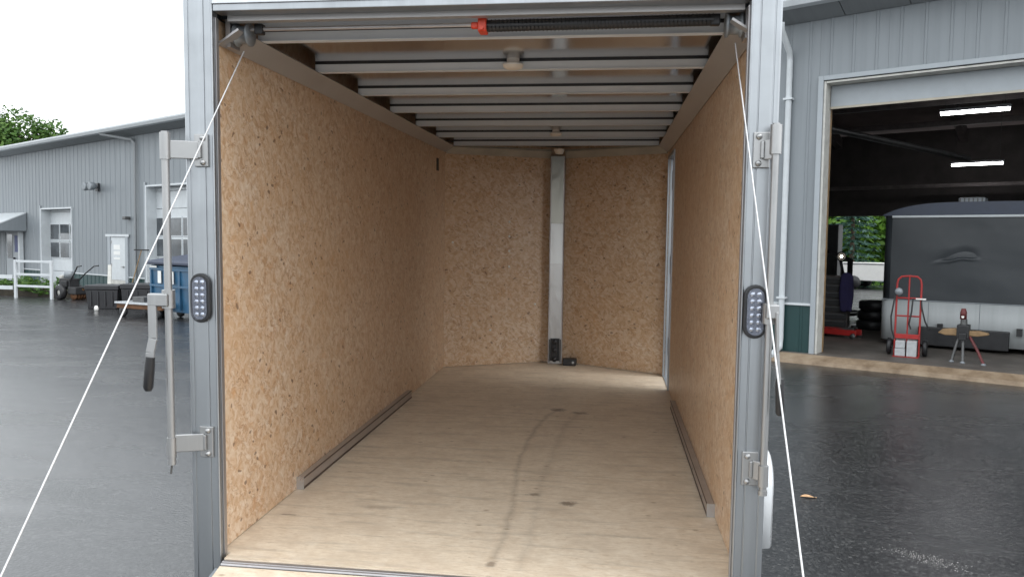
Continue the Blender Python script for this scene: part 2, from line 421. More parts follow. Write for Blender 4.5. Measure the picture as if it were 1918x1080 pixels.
# ------------------------------------------------------------------ long metal building (local x along its front wall, y into it)
BA = Vector((3.184, 10.045, 0)); BR = R(-29.8)
bmat = Matrix.Translation(BA) @ Matrix.Rotation(BR, 4, 'Z')
def bl(x, y, z=0): return bmat @ Vector((x, y, z))
bld = thing('metal_building', 'long grey ribbed metal workshop building with white trimmed doors and dark green base', 'building', BA, BR)
def ze(x): return 5.195 + (x+17)*(.0122 if x > -17 else .0085)      # gutter bottom along the eave
def panel_mesh(wd, z0, z1, key, cache={}):
    """one sheet of ribbed wall cladding: flat with three raised ribs"""
    k = (round(wd, 3), round(z0, 3), round(z1, 3))
    if k in cache: return cache[k]
    prof = []; nr = max(1, round(wd/.305)); p = wd/nr
    for i in range(nr):
        x = i*p
        prof += [(x, 0), (x+p*.5-.026, 0), (x+p*.5-.013, -.011), (x+p*.5+.013, -.011), (x+p*.5+.026, 0)]
        if i == nr-1: pass
    prof += [(wd-.002, 0), (wd-.002, .02), (0, .02)]
    cache[k] = MB().prism(prof, z0, z1, 'z').mesh('siding_panel'); return cache[k]
def side(x0, x1, z0, z1, mat='siding_grey', y=0.0):
    n = max(1, round((x1-x0)/.915)); wd = (x1-x0)/n
    for i in range(n):
        o = bpy.data.objects.new('siding_panel', panel_mesh(wd, z0, z1, mat)); C.objects.link(o); o.parent = bld
        if not o.data.materials: o.data.materials.append(None)
        o.material_slots[0].link = 'OBJECT'; o.material_slots[0].material = M[mat]; o.location = (x0+i*wd, y, 0)
WT = 5.40
XL, XR, DEP = -34.0, 9.0, 14.0
# cladding sheets by bay
side(XL, -30.9, .0, WT); side(-30.9, -29.3, 2.06, WT); side(-29.3, -27.5, .56, WT)
side(-27.5, -24.93, 2.88, WT); side(-24.93, -22.32, .54, WT); side(-22.32, -20.95, 1.93, WT)
side(-20.95, -19.8, .53, WT); side(-19.8, -16.6, 3.47, WT); side(-16.6, .58, .9, WT)
side(.58, 6.4, 4.42, WT); side(6.4, XR, .9, WT)
for a, b, z in ((-29.3, -27.5, .55), (-24.93, -22.32, .53), (-20.95, -19.8, .52), (-16.6, .58, .89), (6.4, XR, .89)):
    side(a, b, 0, z, 'siding_green', .003)
    box(a, b, -.03, .0, z-.006, z+.03).build('base_trim', 'white_paint', bld)
# structure walls behind the cladding
wb = MB()
for a, b, z0, z1 in ((XL, -30.9, 0, WT), (-30.9, -29.3, 2.06, WT), (-29.3, -27.5, 0, WT), (-27.5, -24.93, 2.88, WT), (-24.93, -22.32, 0, WT), (-22.32, -20.95, 1.93, WT), (-20.95, -19.8, 0, WT), (-19.8, -16.6, 3.47, WT), (-16.6, .58, 0, WT), (.58, 6.4, 4.42, WT), (6.4, XR, 0, WT)):
    wb.box(a, b, .022, .16, z0, z1)
wb.build('front_wall', 'interior_dark', bld)
box(XL, XL+.16, .16, DEP, 0, WT).build('end_wall', 'siding_grey', bld)
box(XR-.16, XR, .16, DEP, 0, WT).build('end_wall', 'siding_grey', bld)
bw = MB().box(XL+.16, -5.2, DEP-.16, DEP, 0, WT).box(-5.2, -.2, DEP-.16, DEP, 2.85, WT).box(-.2, XR-.16, DEP-.16, DEP, 0, WT)
bw.build('back_wall', 'interior_dark', bld)
box(-8.2, -8.0, .16, DEP-.16, 0, WT).build('partition_wall', 'interior_dark', bld)
# roof: two slopes with a real thickness, overhanging the eave
roof_prof = [(-.5, 5.36), (DEP/2, 6.9), (DEP+.5, 5.36), (DEP+.5, 5.45), (DEP/2, 7.0), (-.5, 5.45)]
rm = MB()
for (a, b) in ((XL-.4, -17), (-17, XR+.4)):
    v = [(a, y, z+ze(a)-5.34) for y, z in roof_prof] + [(b, y, z+ze(b)-5.34) for y, z in roof_prof]
    n = 6; rm.add(v, [(i, (i+1) % n, (i+1) % n+n, i+n) for i in range(n)] + [tuple(range(n))[::-1], tuple(range(n, 2*n))])
roof = rm.build('roof', 'insulation', bld)
sf = MB()      # boxed soffit with ribs, out to the gutter
for i in range(48):
    a = XL + (XR-XL)*i/48; b = XL + (XR-XL)*(i+1)/48 - .012
    sf.hexa([(a, -.47, ze(a)+.02), (b, -.47, ze(b)+.02), (b, -.024, ze(b)-.10), (a, -.024, ze(a)-.10), (a, -.47, ze(a)+.045), (b, -.47, ze(b)+.045), (b, -.024, ze(b)-.075), (a, -.024, ze(a)-.075)])
sf.build('soffit', 'soffit_grey', bld)
gm = MB(); gp = [(-.47, .0), (-.57, .02), (-.61, .10), (-.61, .15), (-.595, .15), (-.59, .10), (-.56, .04), (-.485, .025), (-.485, .15), (-.47, .15)]
n = len(gp)
for a, b in ((XL-.4, -17), (-17, XR+.4)):
    gm.add([(a, y, z+ze(a)) for y, z in gp] + [(b, y, z+ze(b)) for y, z in gp], [(i, (i+1) % n, (i+1) % n+n, i+n) for i in range(n)])
gm.build('gutter', 'white_paint', bld)

def downspout(x, top, bot, kick):
    p = [(x, -.52, top+.2), (x, -.5, top+.08), (x, -.1, top-.16), (x, -.065, top-.3), (x, -.065, bot+.25), (x, -.08, bot+.12), (x+kick, -.34, bot)]
    d = MB()
    path = [Vector(q) for q in p]
    d.tube(path, .047, 12); o = d.build('downspout', 'white_paint', bld)
    for z in (top-.9, bot+.9): box(x-.07, x+.07, -.125, -.0, z, z+.03).build('pipe_strap', 'white_paint', o)
    return o
downspout(.135, 5.02, .08, -.06)
o = MB().tube([(-21.75, -.52, 5.25), (-21.7, -.5, 5.15), (-20.45, -.12, 4.93), (-20.36, -.08, 4.8), (-20.36, -.08, .3), (-20.36, -.3, .1)], .05, 10).build('downspout', 'soffit_grey', bld)

# --- big roll-up doorway on the right
slab = box(.0, 6.6, -.12, DEP-.2, .0, .135).build('floor_slab', 'concrete', bld, .012)
ap = MB().prism([(-.35, .0), (-.33, .06), (-.121, .13), (-.121, 0)], -.4, 6.6, 'x').build('door_apron', 'apron_concrete', bld)
dr = thing
tr = box(.575, .655, -.05, -.0205, .0, 4.44).build('door_trim', 'door_grey', bld, .006)
box(.6555, 6.4, -.05, -.0205, 4.37, 4.44).build('door_trim', 'door_grey', bld, .006)
box(6.29, 6.4, -.05, -.0205, .0, 4.369).build('door_trim', 'door_grey', bld, .006)
box(.656, .69, -.02, .30, .135, 4.36).build('jamb_board', 'board_white', bld, .003)
box(.6905, .70, .27, .33, .135, 4.3).build('jamb_edge', 'tan_wood', bld)
box(.69, 6.3, -.02, .30, 4.33, 4.36).build('head_board', 'board_white', bld, .003)
rc = MB()       # rolled-up sectional door hanging in the head of the opening
rc.box(.70, 6.29, .22, .27, 4.0, 4.325)
rd = rc.build('raised_door', 'door_grey', bld, .006)
box(.70, 6.29, .205, .23, 3.965, 4.0).build('bottom_seal', 'board_tan', rd)
for k in range(4): box(.74, 6.25, .45+k*.62, .45+k*.62+.6, 4.5, 4.54).build('door_section', 'interior_dark', rd)
# roof steel inside the bay
for x in (-6, -2.6, .9, 4.4, 7.8):
    b_ = MB()
    for y0, z0, y1, z1 in ((.2, 5.0, DEP/2, 6.4), (DEP/2, 6.4, DEP-.2, 5.0)):
        b_.hexa([(x-.1, y0, z0), (x+.1, y0, z0), (x+.1, y1, z1), (x-.1, y1, z1), (x-.1, y0, z0+.32), (x+.1, y0, z0+.32), (x+.1, y1, z1+.32), (x-.1, y1, z1+.32)])
    b_.build('rafter', 'beam_steel', bld)
for y in (1.6, 3.1, 4.6, 6.1, 7.9, 9.4, 10.9, 12.4):
    z = 5.0 + (y if y < 7 else 14-y)*.2 + .12
    box(-7.9, 8.8, y-.05, y+.05, z-.1, z+.02).build('purlin', 'beam_steel', bld)
o = MB().tube([(-1.2, 2.0, 4.35), (1.6, 9.0, 4.0)], .07, 8).build('duct_pipe', 'steel_dark', bld)
for y, z in ((6.6, 4.95), (9.5, 4.9), (12.6, 3.6)): box(-7.9, 8.7, y, y+.12, z, z+.1).build('tie_beam', 'beam_steel', bld)

# --- sectional door in a deep white reveal (left)
def sectional(x0, x1, top, cols, win0, win1, d=.34):
    box(x0, x0+.05, -.045, d, 0, top).build('reveal_board', 'white_paint', bld)
    box(x1-.05, x1, -.045, d, 0, top).build('reveal_board', 'white_paint', bld)
    box(x0+.05, x1-.05, -.045, d, top-.05, top).build('reveal_board', 'white_paint', bld)
    box(x0-.09, x0-.001, -.045, -.0245, 0, top+.1).build('door_trim', 'door_grey', bld)
    a, b = x0+.05, x1-.05
    door = MB(); z = .0
    while z < top-.06:
        z1 = min(z+.55, top-.05); door.box(a, b, d-.05, d-.0, z, z1-.012); z = z1
    dd = door.build('sectional_door', 'white_paint', bld, .006)
    zs = (win0+win1)/2; n = cols; p = (b-a)/n
    for (q0, q1) in ((win0, zs-.06), (zs+.06, win1)):
        for i in range(n):
            xa, xb = a+i*p+.06, a+(i+1)*p-.06
            w_ = box(xa-.03, xb+.03, d-.075, d-.051, q0-.03, q1+.03).build('window', 'white_paint', dd)
            # frame is the lighter border round the proud pane
            box(xa, xb, d-.081, d-.0755, q0, q1).build('pane', 'glass_dark', w_)
sectional(-27.5, -24.93, 2.88, 3, 1.06, 2.28)
sectional(-19.8, -16.6, 3.47, 4, 1.25, 2.45)
# --- personnel door
pd = box(-22.13, -21.13, -.02, .04, .42, 1.84).build('entry_door', 'white_paint', bld, .006)
box(-22.32, -22.135, -.045, .05, .12, 1.93).build('door_frame', 'door_grey', bld); box(-21.125, -20.95, -.045, .05, .12, 1.93).build('door_frame', 'door_grey', bld)
box(-22.42, -20.85, -.06, -.0455, 1.85, 1.93).build('door_head', 'white_paint', bld)
box(-22.135, -21.125, -.03, .05, .12, .415).build('door_step', 'board_white', bld)
box(-22.02, -21.2, -.021, -.0205, .38, .42)
for z, h in ((1.42, .16), (1.25, .12), (1.1, .06)): box(-21.93, -21.5, -.024, -.0202, z, z+h).build('paper_notice', 'paper', pd)
MB().cyl((-21.24, -.02, .86), (-21.24, -.07, .86), .03, 10).tube([(-21.24, -.07, .86), (-21.36, -.07, .86)], .012, 8).build('door_handle', 'zinc', pd)
for z in (1.62, .86): box(-22.115, -22.06, -.03, -.0205, z, z+.1).build('door_hinge', 'zinc', pd)
# --- wall lamps
def wall_lamp(x, z, s):
    o = MB().box(x-.08*s, x+.08*s, -.06*s, -.02, z-.1*s, z+.12*s).build('flood_lamp', 'black_plastic', bld, .01)
    for k in (-1, 1):
        MB().lathe([(.03*s, 0), (.1*s, -.08*s), (.115*s, -.2*s), (.10*s, -.21*s), (.0, -.19*s)], (x+k*.16*s, -.12*s, z+.02*s), 'y', 14).build('lamp_head', 'grille', o)
        MB().cyl((x, -.05, z+.02*s), (x+k*.16*s, -.13*s, z+.02*s), .02*s, 8).build('lamp_arm', 'black_plastic', o)
wall_lamp(-22.95, 3.5, 1.25)
o = MB().box(-20.98, -20.78, -.2, -.02, 2.4, 2.5).build('wall_lamp', 'steel_dark', bld, .02)
# --- entrance canopy at the far end
cn = MB()
for k in range(14):
    a = -33.4 + k*.33; b = a+.31
    cn.hexa([(a, -1.35, 2.08), (b, -1.35, 2.08), (b, -.03, 2.70), (a, -.03, 2.70), (a, -1.35, 2.12), (b, -1.35, 2.12), (b, -.03, 2.74), (a, -.03, 2.74)])
co = cn.build('canopy_roof', 'white_paint', bld)
MB().prism([(-1.34, 2.03), (-.03, 2.03), (-.03, 2.69), (-1.34, 2.075)], -28.86, -28.79, 'x').build('canopy_gable', 'siding_grey', co)
box(-33.4, -28.79, -1.40, -1.352, 1.98, 2.10).build('canopy_fascia', 'white_paint', co)
box(-33.4, -28.87, -1.34, -.03, 2.0, 2.03).build('canopy_ceiling', 'soffit_grey', co)
box(-29.22, -29.08, -.18, -.04, 0, 2.0).build('canopy_post', 'white_paint', co)
box(-32.9, -32.76, -1.33, -1.2, 0, 2.0).build('canopy_post', 'white_paint', co)
ed = box(-30.85, -29.4, -.0, .06, .05, 2.02).build('entry_door', 'door_grey', bld)
box(-30.7, -30.2, -.012, -.0005, .95, 1.9).build('pane', 'glass_dark', ed); box(-30.0, -29.6, -.012, -.0005, 1.2, 1.85).build('poster', 'poster_blue', ed)
MB().cyl((-29.98, 0, .95), (-29.98, -.08, .95), .035, 8).build('door_handle', 'black_steel', ed)

# ------------------------------------------------------------------ the enclosed cargo trailer in front (nose slightly up)
tl = thing('cargo_trailer', 'open enclosed cargo trailer with aluminium rear frame and strand board walls', 'trailer')
tl.rotation_euler = (R(1.2), 0, 0)
F = .52; HW = 1.02; HO = .98; OUT = 1.10; L = 4.26; NT_ = 4.80; CZ = 2.635; TT = math.tan(R(1.2))
def P(mb, name, mat, parent=tl, bevel=0, seg=2): return mb.build(name, mat, parent, bevel, seg)
# floor sheets
ys = [-.012, 1.22, 2.44, 3.66]
for k, (a, b) in enumerate(zip(ys[:-1], ys[1:])):
    if k: P(box(-HW-.01, HW+.01, a+.0012, b-.0012, F-.02, F), 'floor_board', 'plywood')
    else: P(MB().prism([(-.978, a), (.978, a), (.978, .0425), (HW+.008, .0425), (HW+.008, b-.0012), (-HW-.008, b-.0012), (-HW-.008, .0425), (-.978, .0425)], F-.02, F, 'z'), 'floor_board', 'plywood')
P(MB().prism([(-HW-.01, 3.6615), (HW+.01, 3.6615), (HW+.01, L+.01), (0, NT_+.01), (-HW-.01, L+.01)], F-.02, F, 'z'), 'floor_board', 'plywood')
# wall sheets
DY0, DY1, DZ1 = 3.60, 4.17, 2.46
for a, b in ((.046, 1.28), (1.28, 2.50), (2.50, 3.72), (3.72, L)):
    P(box(-HW-.012, -HW, a+.0005, b-.0005, F+.004, 2.63), 'wall_panel', 'osb')
for a, b in ((.046, 1.28), (1.28, 2.50), (2.50, DY0)):
    P(box(HW, HW+.012, a+.0005, b-.0005, F+.004, 2.63), 'wall_panel', 'osb')
P(box(HW, HW+.012, DY0+.0005, L, DZ1, 2.63), 'wall_panel', 'osb'); P(box(HW, HW+.012, DY1, L, F+.0005, DZ1-.0005), 'wall_panel', 'osb')
for s in (-1, 1):
    P(MB().hexa([(s*.0, NT_, F+.004), (s*HW, L, F+.004), (s*HW, L+.014, F+.004), (0, NT_+.014, F+.004), (0, NT_, 2.63), (s*HW, L, 2.63), (s*HW, L+.014, 2.63), (0, NT_+.014, 2.63)]), 'nose_panel', 'osb')
# outer shell
P(box(-OUT, -OUT+.02, .07, L+.02, .30, 2.70), 'side_skin', 'trailer_skin')
P(MB().box(OUT-.034, OUT-.014, .07, DY0, .30, 2.70).box(OUT-.034, OUT-.014, DY1, L+.02, .30, 2.70).box(OUT-.034, OUT-.014, DY0, DY1, DZ1, 2.70).box(OUT-.034, OUT-.014, DY0, DY1, .30, F), 'side_skin', 'trailer_skin')
for s in (-1, 1):
    P(MB().hexa([(0, NT_+.09, .3), (s*OUT, L+.022, .3), (s*OUT, L+.04, .3), (0, NT_+.11, .3), (0, NT_+.09, 2.7), (s*OUT, L+.022, 2.7), (s*OUT, L+.04, 2.7), (0, NT_+.11, 2.7)]), 'nose_skin', 'trailer_skin')
rp = [(-OUT, .0701), (OUT, .0701), (OUT, L+.04), (0, NT_+.11), (-OUT, L+.04)]
P(MB().prism(rp, 2.701, 2.74, 'z'), 'roof_skin', 'trailer_skin', tl, .01)
P(MB().prism([(-OUT+.03, .1055), (OUT-.03, .1055), (OUT-.03, L+.02), (0, NT_+.08), (-OUT+.03, L+.02)], CZ, 2.70, 'z'), 'ceiling_skin', 'ceiling_skin')
# roof bows: hat sections with a shadow slot and a turned lip
rib = [(0, .038), (0, .004), (-.004, .004), (-.004, 0), (.036, 0), (.036, .038), (.03, .038), (.03, .046), (.006, .046), (.006, .038)]
for k, y in enumerate((.275, .90, 1.55, 2.20, 2.875, 3.56, 4.22)):
    h = .945 if y < 4.0 else .93
    bw_ = P(MB().prism([(y+a, CZ-.0458+b) for a, b in rib], -h, h, 'x'), 'roof_bow', 'roof_steel')
    MB().box(-h, h, y-.001, y+.0055, CZ-.008, CZ-.0003).build('bow_gap_shade', 'black_rubber', bw_)  # black strip stands in for the shade in the gap above the bow
# cove boards along the top of the walls
for s in (-1, 1):
    pts = [(s*(HW-.001), 2.535), (s*(HW-.008), 2.53), (s*.925, 2.585), (s*.93, 2.592)]
    P(MB().prism(pts, .07, L-.03, 'y'), 'cove_trim', 'cove_board')
    n = Vector((-(NT_-L)*s, -HW, 0)).normalized(); off = n*.02
    a = Vector((s*(HW-.01), L, 0)); b = Vector((s*.085, NT_-.045, 0))
    v = []
    for z, q in ((2.52, .0), (2.52, .012), (2.58, .05), (2.60, .04)):
        v.append([tuple(a + n*(q+.002) + Vector((0, 0, z))), tuple(b + n*(q+.002) + Vector((0, 0, z)))])
    m = MB(); m.add([v[i][0] for i in range(4)] + [v[i][1] for i in range(4)], [(0,1,5,4),(1,2,6,5),(2,3,7,6),(3,0,4,7),(0,3,2,1),(4,5,6,7)])
    P(m, 'nose_trim', 'board_tan')
# rear posts, header, sill
for s in (-1, 1):
    prof = [(.98, .0), (.984, -.004), (.988, 0), (1.012, 0), (1.012, .004), (1.017, .004), (1.017, 0), (1.074, 0), (1.074, .003), (1.079, .003), (1.079, 0), (1.094, 0), (1.10, .006), (1.10, .068), (1.03, .068), (1.03, .042), (.98, .042)]
    if s < 0: prof = [(-x-.016, y) for x, y in prof]
    else: prof = [(x if x < 1.03 else x - .013, y) for x, y in prof]
    P(MB().prism(prof, .40, 2.80, 'z'), 'rear_post', 'aluminium', tl, .0015)
    P(box(s*.979-(.016 if s < 0 else 0), s*.975-(.016 if s < 0 else 0), .02, .040, F, 2.62), 'door_seal', 'dull_trim')
P(box(-.9955, .9795, .002, .0680, 2.638, 2.80), 'header', 'aluminium', tl, .003)
P(box(-.9955, .9795, -.004, .0015, 2.664, 2.80), 'header_face', 'mill_aluminium', tl, .002)
P(box(-.97, .97, .0685, .105, 2.618, 2.70), 'header_return', 'cove_board')
P(box(-.978, .978, -.012, .06, .42, F-.0205), 'sill_beam', 'aluminium')
P(box(-.978, .978, -.034, -.0125, F-.06, F-.004), 'sill_hinge', 'dull_trim', tl, .003)
P(MB().tube([(-.975, -.040, F-.014), (.975, -.040, F-.014)], .008, 10), 'hinge_tube', 'dull_trim')
# floor rails against the walls
for s, a, b in ((-1, .80, 2.93), (1, .74, 2.93)):
    q = [(.986, .001), (1.018, .001), (1.018, .06), (.986, .06)]
    o = P(MB().prism([(s*x, F+z) for x, z in q], a+.006, b, 'y'), 'floor_rail', 'rail_metal')
    for z0, z1 in ((.0015, .011), (.053, .0605)): box(s*.983, s*.9858, a+.006, b, F+z0, F+z1).build('rail_lip', 'rail_edge', o)
    box(s*.983, s*1.019, a, a+.0055, F+.001, F+.063).build('rail_end', 'rail_end', o)
    for k in range(5): MB().lathe([(.0, -.004), (.006, -.003), (.008, 0)], (s*.9855, a+.2+k*.43, F+.032), 'x', 8).build('screw', 'zinc', o)
# nose post, junction bracket and stop block
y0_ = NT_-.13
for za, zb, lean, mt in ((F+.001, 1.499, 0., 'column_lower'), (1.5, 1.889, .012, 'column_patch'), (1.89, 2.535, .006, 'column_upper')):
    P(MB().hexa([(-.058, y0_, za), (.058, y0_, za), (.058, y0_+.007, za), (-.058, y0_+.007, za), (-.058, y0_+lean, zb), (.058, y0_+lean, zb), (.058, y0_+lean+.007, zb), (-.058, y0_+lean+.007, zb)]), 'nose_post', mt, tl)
for s in (-1, 1): P(box(s*.0585, s*.068, NT_-.134, NT_-.03, F+.001, 2.535), 'nose_post_edge', 'dull_trim')
br = P(MB().box(-.045, .045, NT_-.155, NT_-.1305, F+.03, F+.25).box(-.02, .02, NT_-.185, NT_-.155, F+.05, F+.21), 'wiring_bracket', 'black_steel', tl, .004)
for z in (.05, .14, .22): MB().lathe([(.0, -.012), (.022, -.01), (.026, 0)], (0, NT_-.185, F+z), 'y', 12).build('bolt', 'black_plastic', br)
for s in (-1, 1): box(s*.05, s*.057, NT_-.16, NT_-.1305, F+.02, F+.24).build('bracket_cheek', 'black_steel', br)
sb = P(box(.085, .215, NT_-.24, NT_-.145, F+.001, F+.066), 'stop_block', 'black_rubber', tl, .008)
MB().cyl((.185, NT_-.2405, F+.035), (.185, NT_-.246, F+.035), .012, 10).build('bolt', 'zinc', sb)
P(MB().lathe([(0, -.05), (.035, -.045), (.045, -.02), (.05, 0)], (.012, NT_-.13, 2.60), 'z', 16), 'nose_lamp', 'lens_white')
P(box(-HW-.001, -HW+.006, 3.91, 3.985, 2.34, 2.45), 'wall_slot', 'black_rubber', tl, .003)
nn = Vector((NT_-L, -HW, 0)).normalized()
for fx, zz in ((.44, 1.90), (.44, 1.76), (.44, 1.62), (.44, 1.47), (.93, 1.70), (.60, .86), (.2, 1.1)):
    c0 = Vector((-HW*fx, NT_-(NT_-L)*fx, F*0+zz)) + Vector((-nn.x, nn.y, 0))*.002
    P(MB().lathe([(0, -.004), (.010, -.003), (.012, 0)], tuple(c0), 'y', 8), 'screw', 'white_plastic')
# side door opening by the nose
fr = P(MB().box(HW-.012, OUT+.012, DY0-.03, DY0, F+.0005, DZ1+.03).box(HW-.012, OUT+.012, DY1, DY1+.03, F+.0005, DZ1+.03).box(HW-.012, OUT+.012, DY0, DY1, DZ1, DZ1+.03), 'side_door_frame', 'aluminium', tl, .003)
box(HW-.005, OUT+.01, DY0, DY1, F-.015, F+.008).build('threshold', 'mill_aluminium', fr)
for z in (.72, 1.45, 2.2): box(HW+.03, OUT-.01, DY1-.012, DY1-.0005, z, z+.16).build('door_hinge', 'steel_dark', fr)
sdr = MB().box(0, .035, .0, DY1-DY0-.02, F+.02, DZ1-.02).build('side_door', 'trailer_skin', tl, .006)
sdr.location = (OUT+.015, DY1+.03, 0); sdr.rotation_euler = (0, 0, R(38))
# dome lights
for x, y in ((.04, .875), (.06, 3.5)):
    dm = P(MB().lathe([(.03, 0), (.03, -.024), (.05, -.026), (.049, -.034), (.0, -.035)], (x, y, CZ), 'z', 24), 'dome_light', 'white_plastic')
    MB().lathe([(.048, -.033), (.045, -.042), (.03, -.048), (.0, -.05)], (x, y, CZ), 'z', 24).build('lens', 'lens_white', dm)
# ramp-door spring assembly under the header
sp = P(MB().tube([(-.92, .15, 2.606), (.03, .15, 2.606)], .008, 12), 'spring_tube', 'dull_trim')
m = MB().tube([(.03, .15, 2.600), (.87, .15, 2.606)], .021, 14); P(m, 'spring_sleeve', 'black_rubber')
h = [(.03 + .84*k/400, .15 + .0215*math.cos(k*.9), 2.600 + .006*k/400 + .0215*math.sin(k*.9)) for k in range(401)]
P(MB().tube(h, .0028, 5), 'spring_coil', 'black_steel')
rcl = P(MB().box(.0, .032, .118, .182, 2.574, 2.632).box(-.028, .0, .130, .150, 2.588, 2.612), 'cable_clamp', 'red_plastic', tl, .005)
MB().cyl((.016, .117, 2.585), (.016, .105, 2.585), .009, 6).build('bolt', 'red_plastic', rcl)
for s in (-1, 1):
    d_ = P(MB().lathe([(.0, -.03), (.045, -.03), (.045, -.022), (.034, -.016), (.034, .016), (.045, .022), (.045, .03), (0, .03)], (s*.945, .15, 2.585), 'x', 20), 'cable_drum', 'grille')
    box(s*.98, s*1.0, .11, .19, 2.53, 2.66).build('drum_bracket', 'dull_trim', d_)
    P(MB().box(s*.86, s*.895, .135, .165, 2.585, 2.625), 'tube_collar', 'black_steel', tl, .004)
# ramp cables
RA = math.asin(.50/2.06); rcs, rsn = math.cos(RA), math.sin(RA)
def ramp_pt(x, s, h=0): return (x, -.05 - s*rcs + h*rsn*-1*0 - 0, F-.035 - s*rsn + h)
for s in (-1, 1):
    top = Vector((s*.955, .17, 2.525)); bot = Vector(ramp_pt(s*.965, 1.93, .02))
    P(MB().tube([top, top.lerp(bot, .5), bot], .0025, 8), 'ramp_cable', 'cable')
# ramp door, folded down to the ground
def ramp_box(x0, x1, s0, s1, h0, h1):
    pts = []
    for h_ in (h0, h1):
        for (x, s_) in ((x0, s1), (x1, s1), (x1, s0), (x0, s0)):
            pts.append((x, -.05 - s_*rcs - h_*rsn*-1*-1*0, F-.035 - s_*rsn + h_))
    return MB().hexa(pts)
ramp = P(ramp_box(-.975, .975, .004, 1.98, -.03, .022), 'ramp_door', 'ramp_plywood')
for s in (-1, 1):
    ramp_box(s*.99, s*.9755, .012, 2.0, -.03, .018).build('ramp_edge', 'aluminium', ramp)
    MB().lathe([(0, -.02), (.02, -.02), (.02, .02), (0, .02)], ramp_pt(s*.965, 1.93, .012), 'x', 10).build('cable_anchor', 'zinc', ramp)
ramp_box(-.97, .97, 2.001, 2.06, -.045, .0).build('ramp_flap', 'aluminium', ramp)
# tail lamps
def tail(x):
    o = P(MB().prism(stadium(x, 1.552, .041, .096), -.016, -.001, 'y'), 'tail_light', 'black_rubber', tl, .005)
    MB().prism(stadium(x, 1.552, .029, .083), -.0185, -.0165, 'y').build('reflector', 'lamp_reflector', o)
    for k in range(6):
        for q in (-.011, .011):
            MB().lathe([(0, -.006), (.005, -.005), (.0085, -.0005)], (x+q, -.019, 1.552-.062+k*.0248), 'y', 10).build('diode', 'diode', o)
    MB().prism(stadium(x, 1.552, .028, .082), -.031, -.0275, 'y').build('lens', 'lens_clear', o)
tail(-1.058); tail(1.028)
# lock rods and their brackets
def rod(s, xr, xp, yr, zt, zb):
    o = P(MB().tube([(xr, yr, zb), (xr, yr, zt)], .0145 if s < 0 else .0125, 14), 'lock_rod', 'zinc')
    MB().cyl((xr, yr, zt-.105), (xr, yr, zt-.005), .020, 14).build('top_collar', 'zinc', o)
    MB().cyl((xr, yr, zb-.012), (xr, yr, zb+.006), .016, 12).build('end_cap', 'zinc', o)
    MB().cyl((xr, yr, zb+.02), (xr, yr, zb+.095), .018, 12).build('bottom_collar', 'zinc', o)
    MB().cyl((xr, yr, 1.515), (xr, yr, 1.585), .024, 12).build('hub', 'zinc', o)
    for z in (2.118, .985):
        b = P(box(xp-.028, xp+.028, -.011, -.0005 if s > 0 else -.0005, z-.062, z+.062), 'rod_bracket', 'zinc', tl, .003)
        for q in (-.046, .046):
            MB().lathe([(0, -.011), (.006, -.010), (.010, -.006), (.0115, 0)], (xp+(.008 if s < 0 else -.01), -.0115, z+q), 'y', 10).build('bolt', 'zinc', b)
        # strap from the plate to the rod
        a0 = Vector((xp + s*.008, -.012, 0)); a1 = Vector((xr, yr, 0))
        d = (a1-a0).normalized(); nrm = Vector((-d.y, d.x, 0))*.005
        zz0, zz1 = z-.034, z+.034
        MB().hexa([tuple(v + Vector((0, 0, q))) for q in (zz0, zz1) for v in (a0-nrm, a1-nrm, a1+nrm, a0+nrm)]).build('hinge_strap', 'zinc', b, .003)
        box(xp+s*.002-.006, xp+s*.002+.006, -.022, -.0112, z-.03, z+.03).build('hinge_knuckle', 'zinc', b, .003)
    return o
def strap_path(pts, wd, th):
    m = MB()
    for (a, b) in zip(pts[:-1], pts[1:]):
        a, b = Vector(a), Vector(b); d = (b-a).normalized(); sx = d.cross(Vector((0, 1, 0))).normalized()*wd/2; e = Vector((0, th/2, 0))
        m.hexa([tuple(p) for p in (a-sx-e, a+sx-e, a+sx+e, a-sx+e, b-sx-e, b+sx-e, b+sx+e, b-sx+e)])
    return m
lr = rod(-1, -1.163, -1.045, -.055, 2.185, .915)
hl = box(-1.232, -1.15, -.088, -.062, 1.523, 1.572).build('handle_block', 'zinc', lr, .005)
hd = strap_path([(-1.214, -.082, 1.56), (-1.212, -.084, 1.40), (-1.224, -.086, 1.345), (-1.226, -.086, 1.31)], .034, .010).build('handle', 'zinc', lr, .002)
MB().tube([(-1.224, -.086, 1.328), (-1.228, -.086, 1.29), (-1.236, -.086, 1.21), (-1.237, -.086, 1.197)], [.017, .019, .019, .012], 12).build('grip', 'black_rubber', hd)
rr = rod(1, 1.070, 1.030, -.045, 2.205, .915)
box(1.052, 1.096, -.085, -.06, 1.535, 1.585).build('handle_block', 'zinc', rr, .005)
hd = strap_path([(1.088, -.078, 1.56), (1.094, -.078, 1.42), (1.104, -.08, 1.31)], .010, .03).build('handle', 'zinc', rr, .002)
MB().tube([(1.106, -.08, 1.328), (1.107, -.08, 1.30), (1.111, -.08, 1.21), (1.111, -.08, 1.20)], [.013, .015, .015, .01], 12).build('grip', 'black_rubber', hd)
P(MB().tube([(-1.163, -.055, .905), (-1.168, -.055, .88), (-1.170, -.055, .865)], .004, 6), 'rod_tip', 'steel_dark')
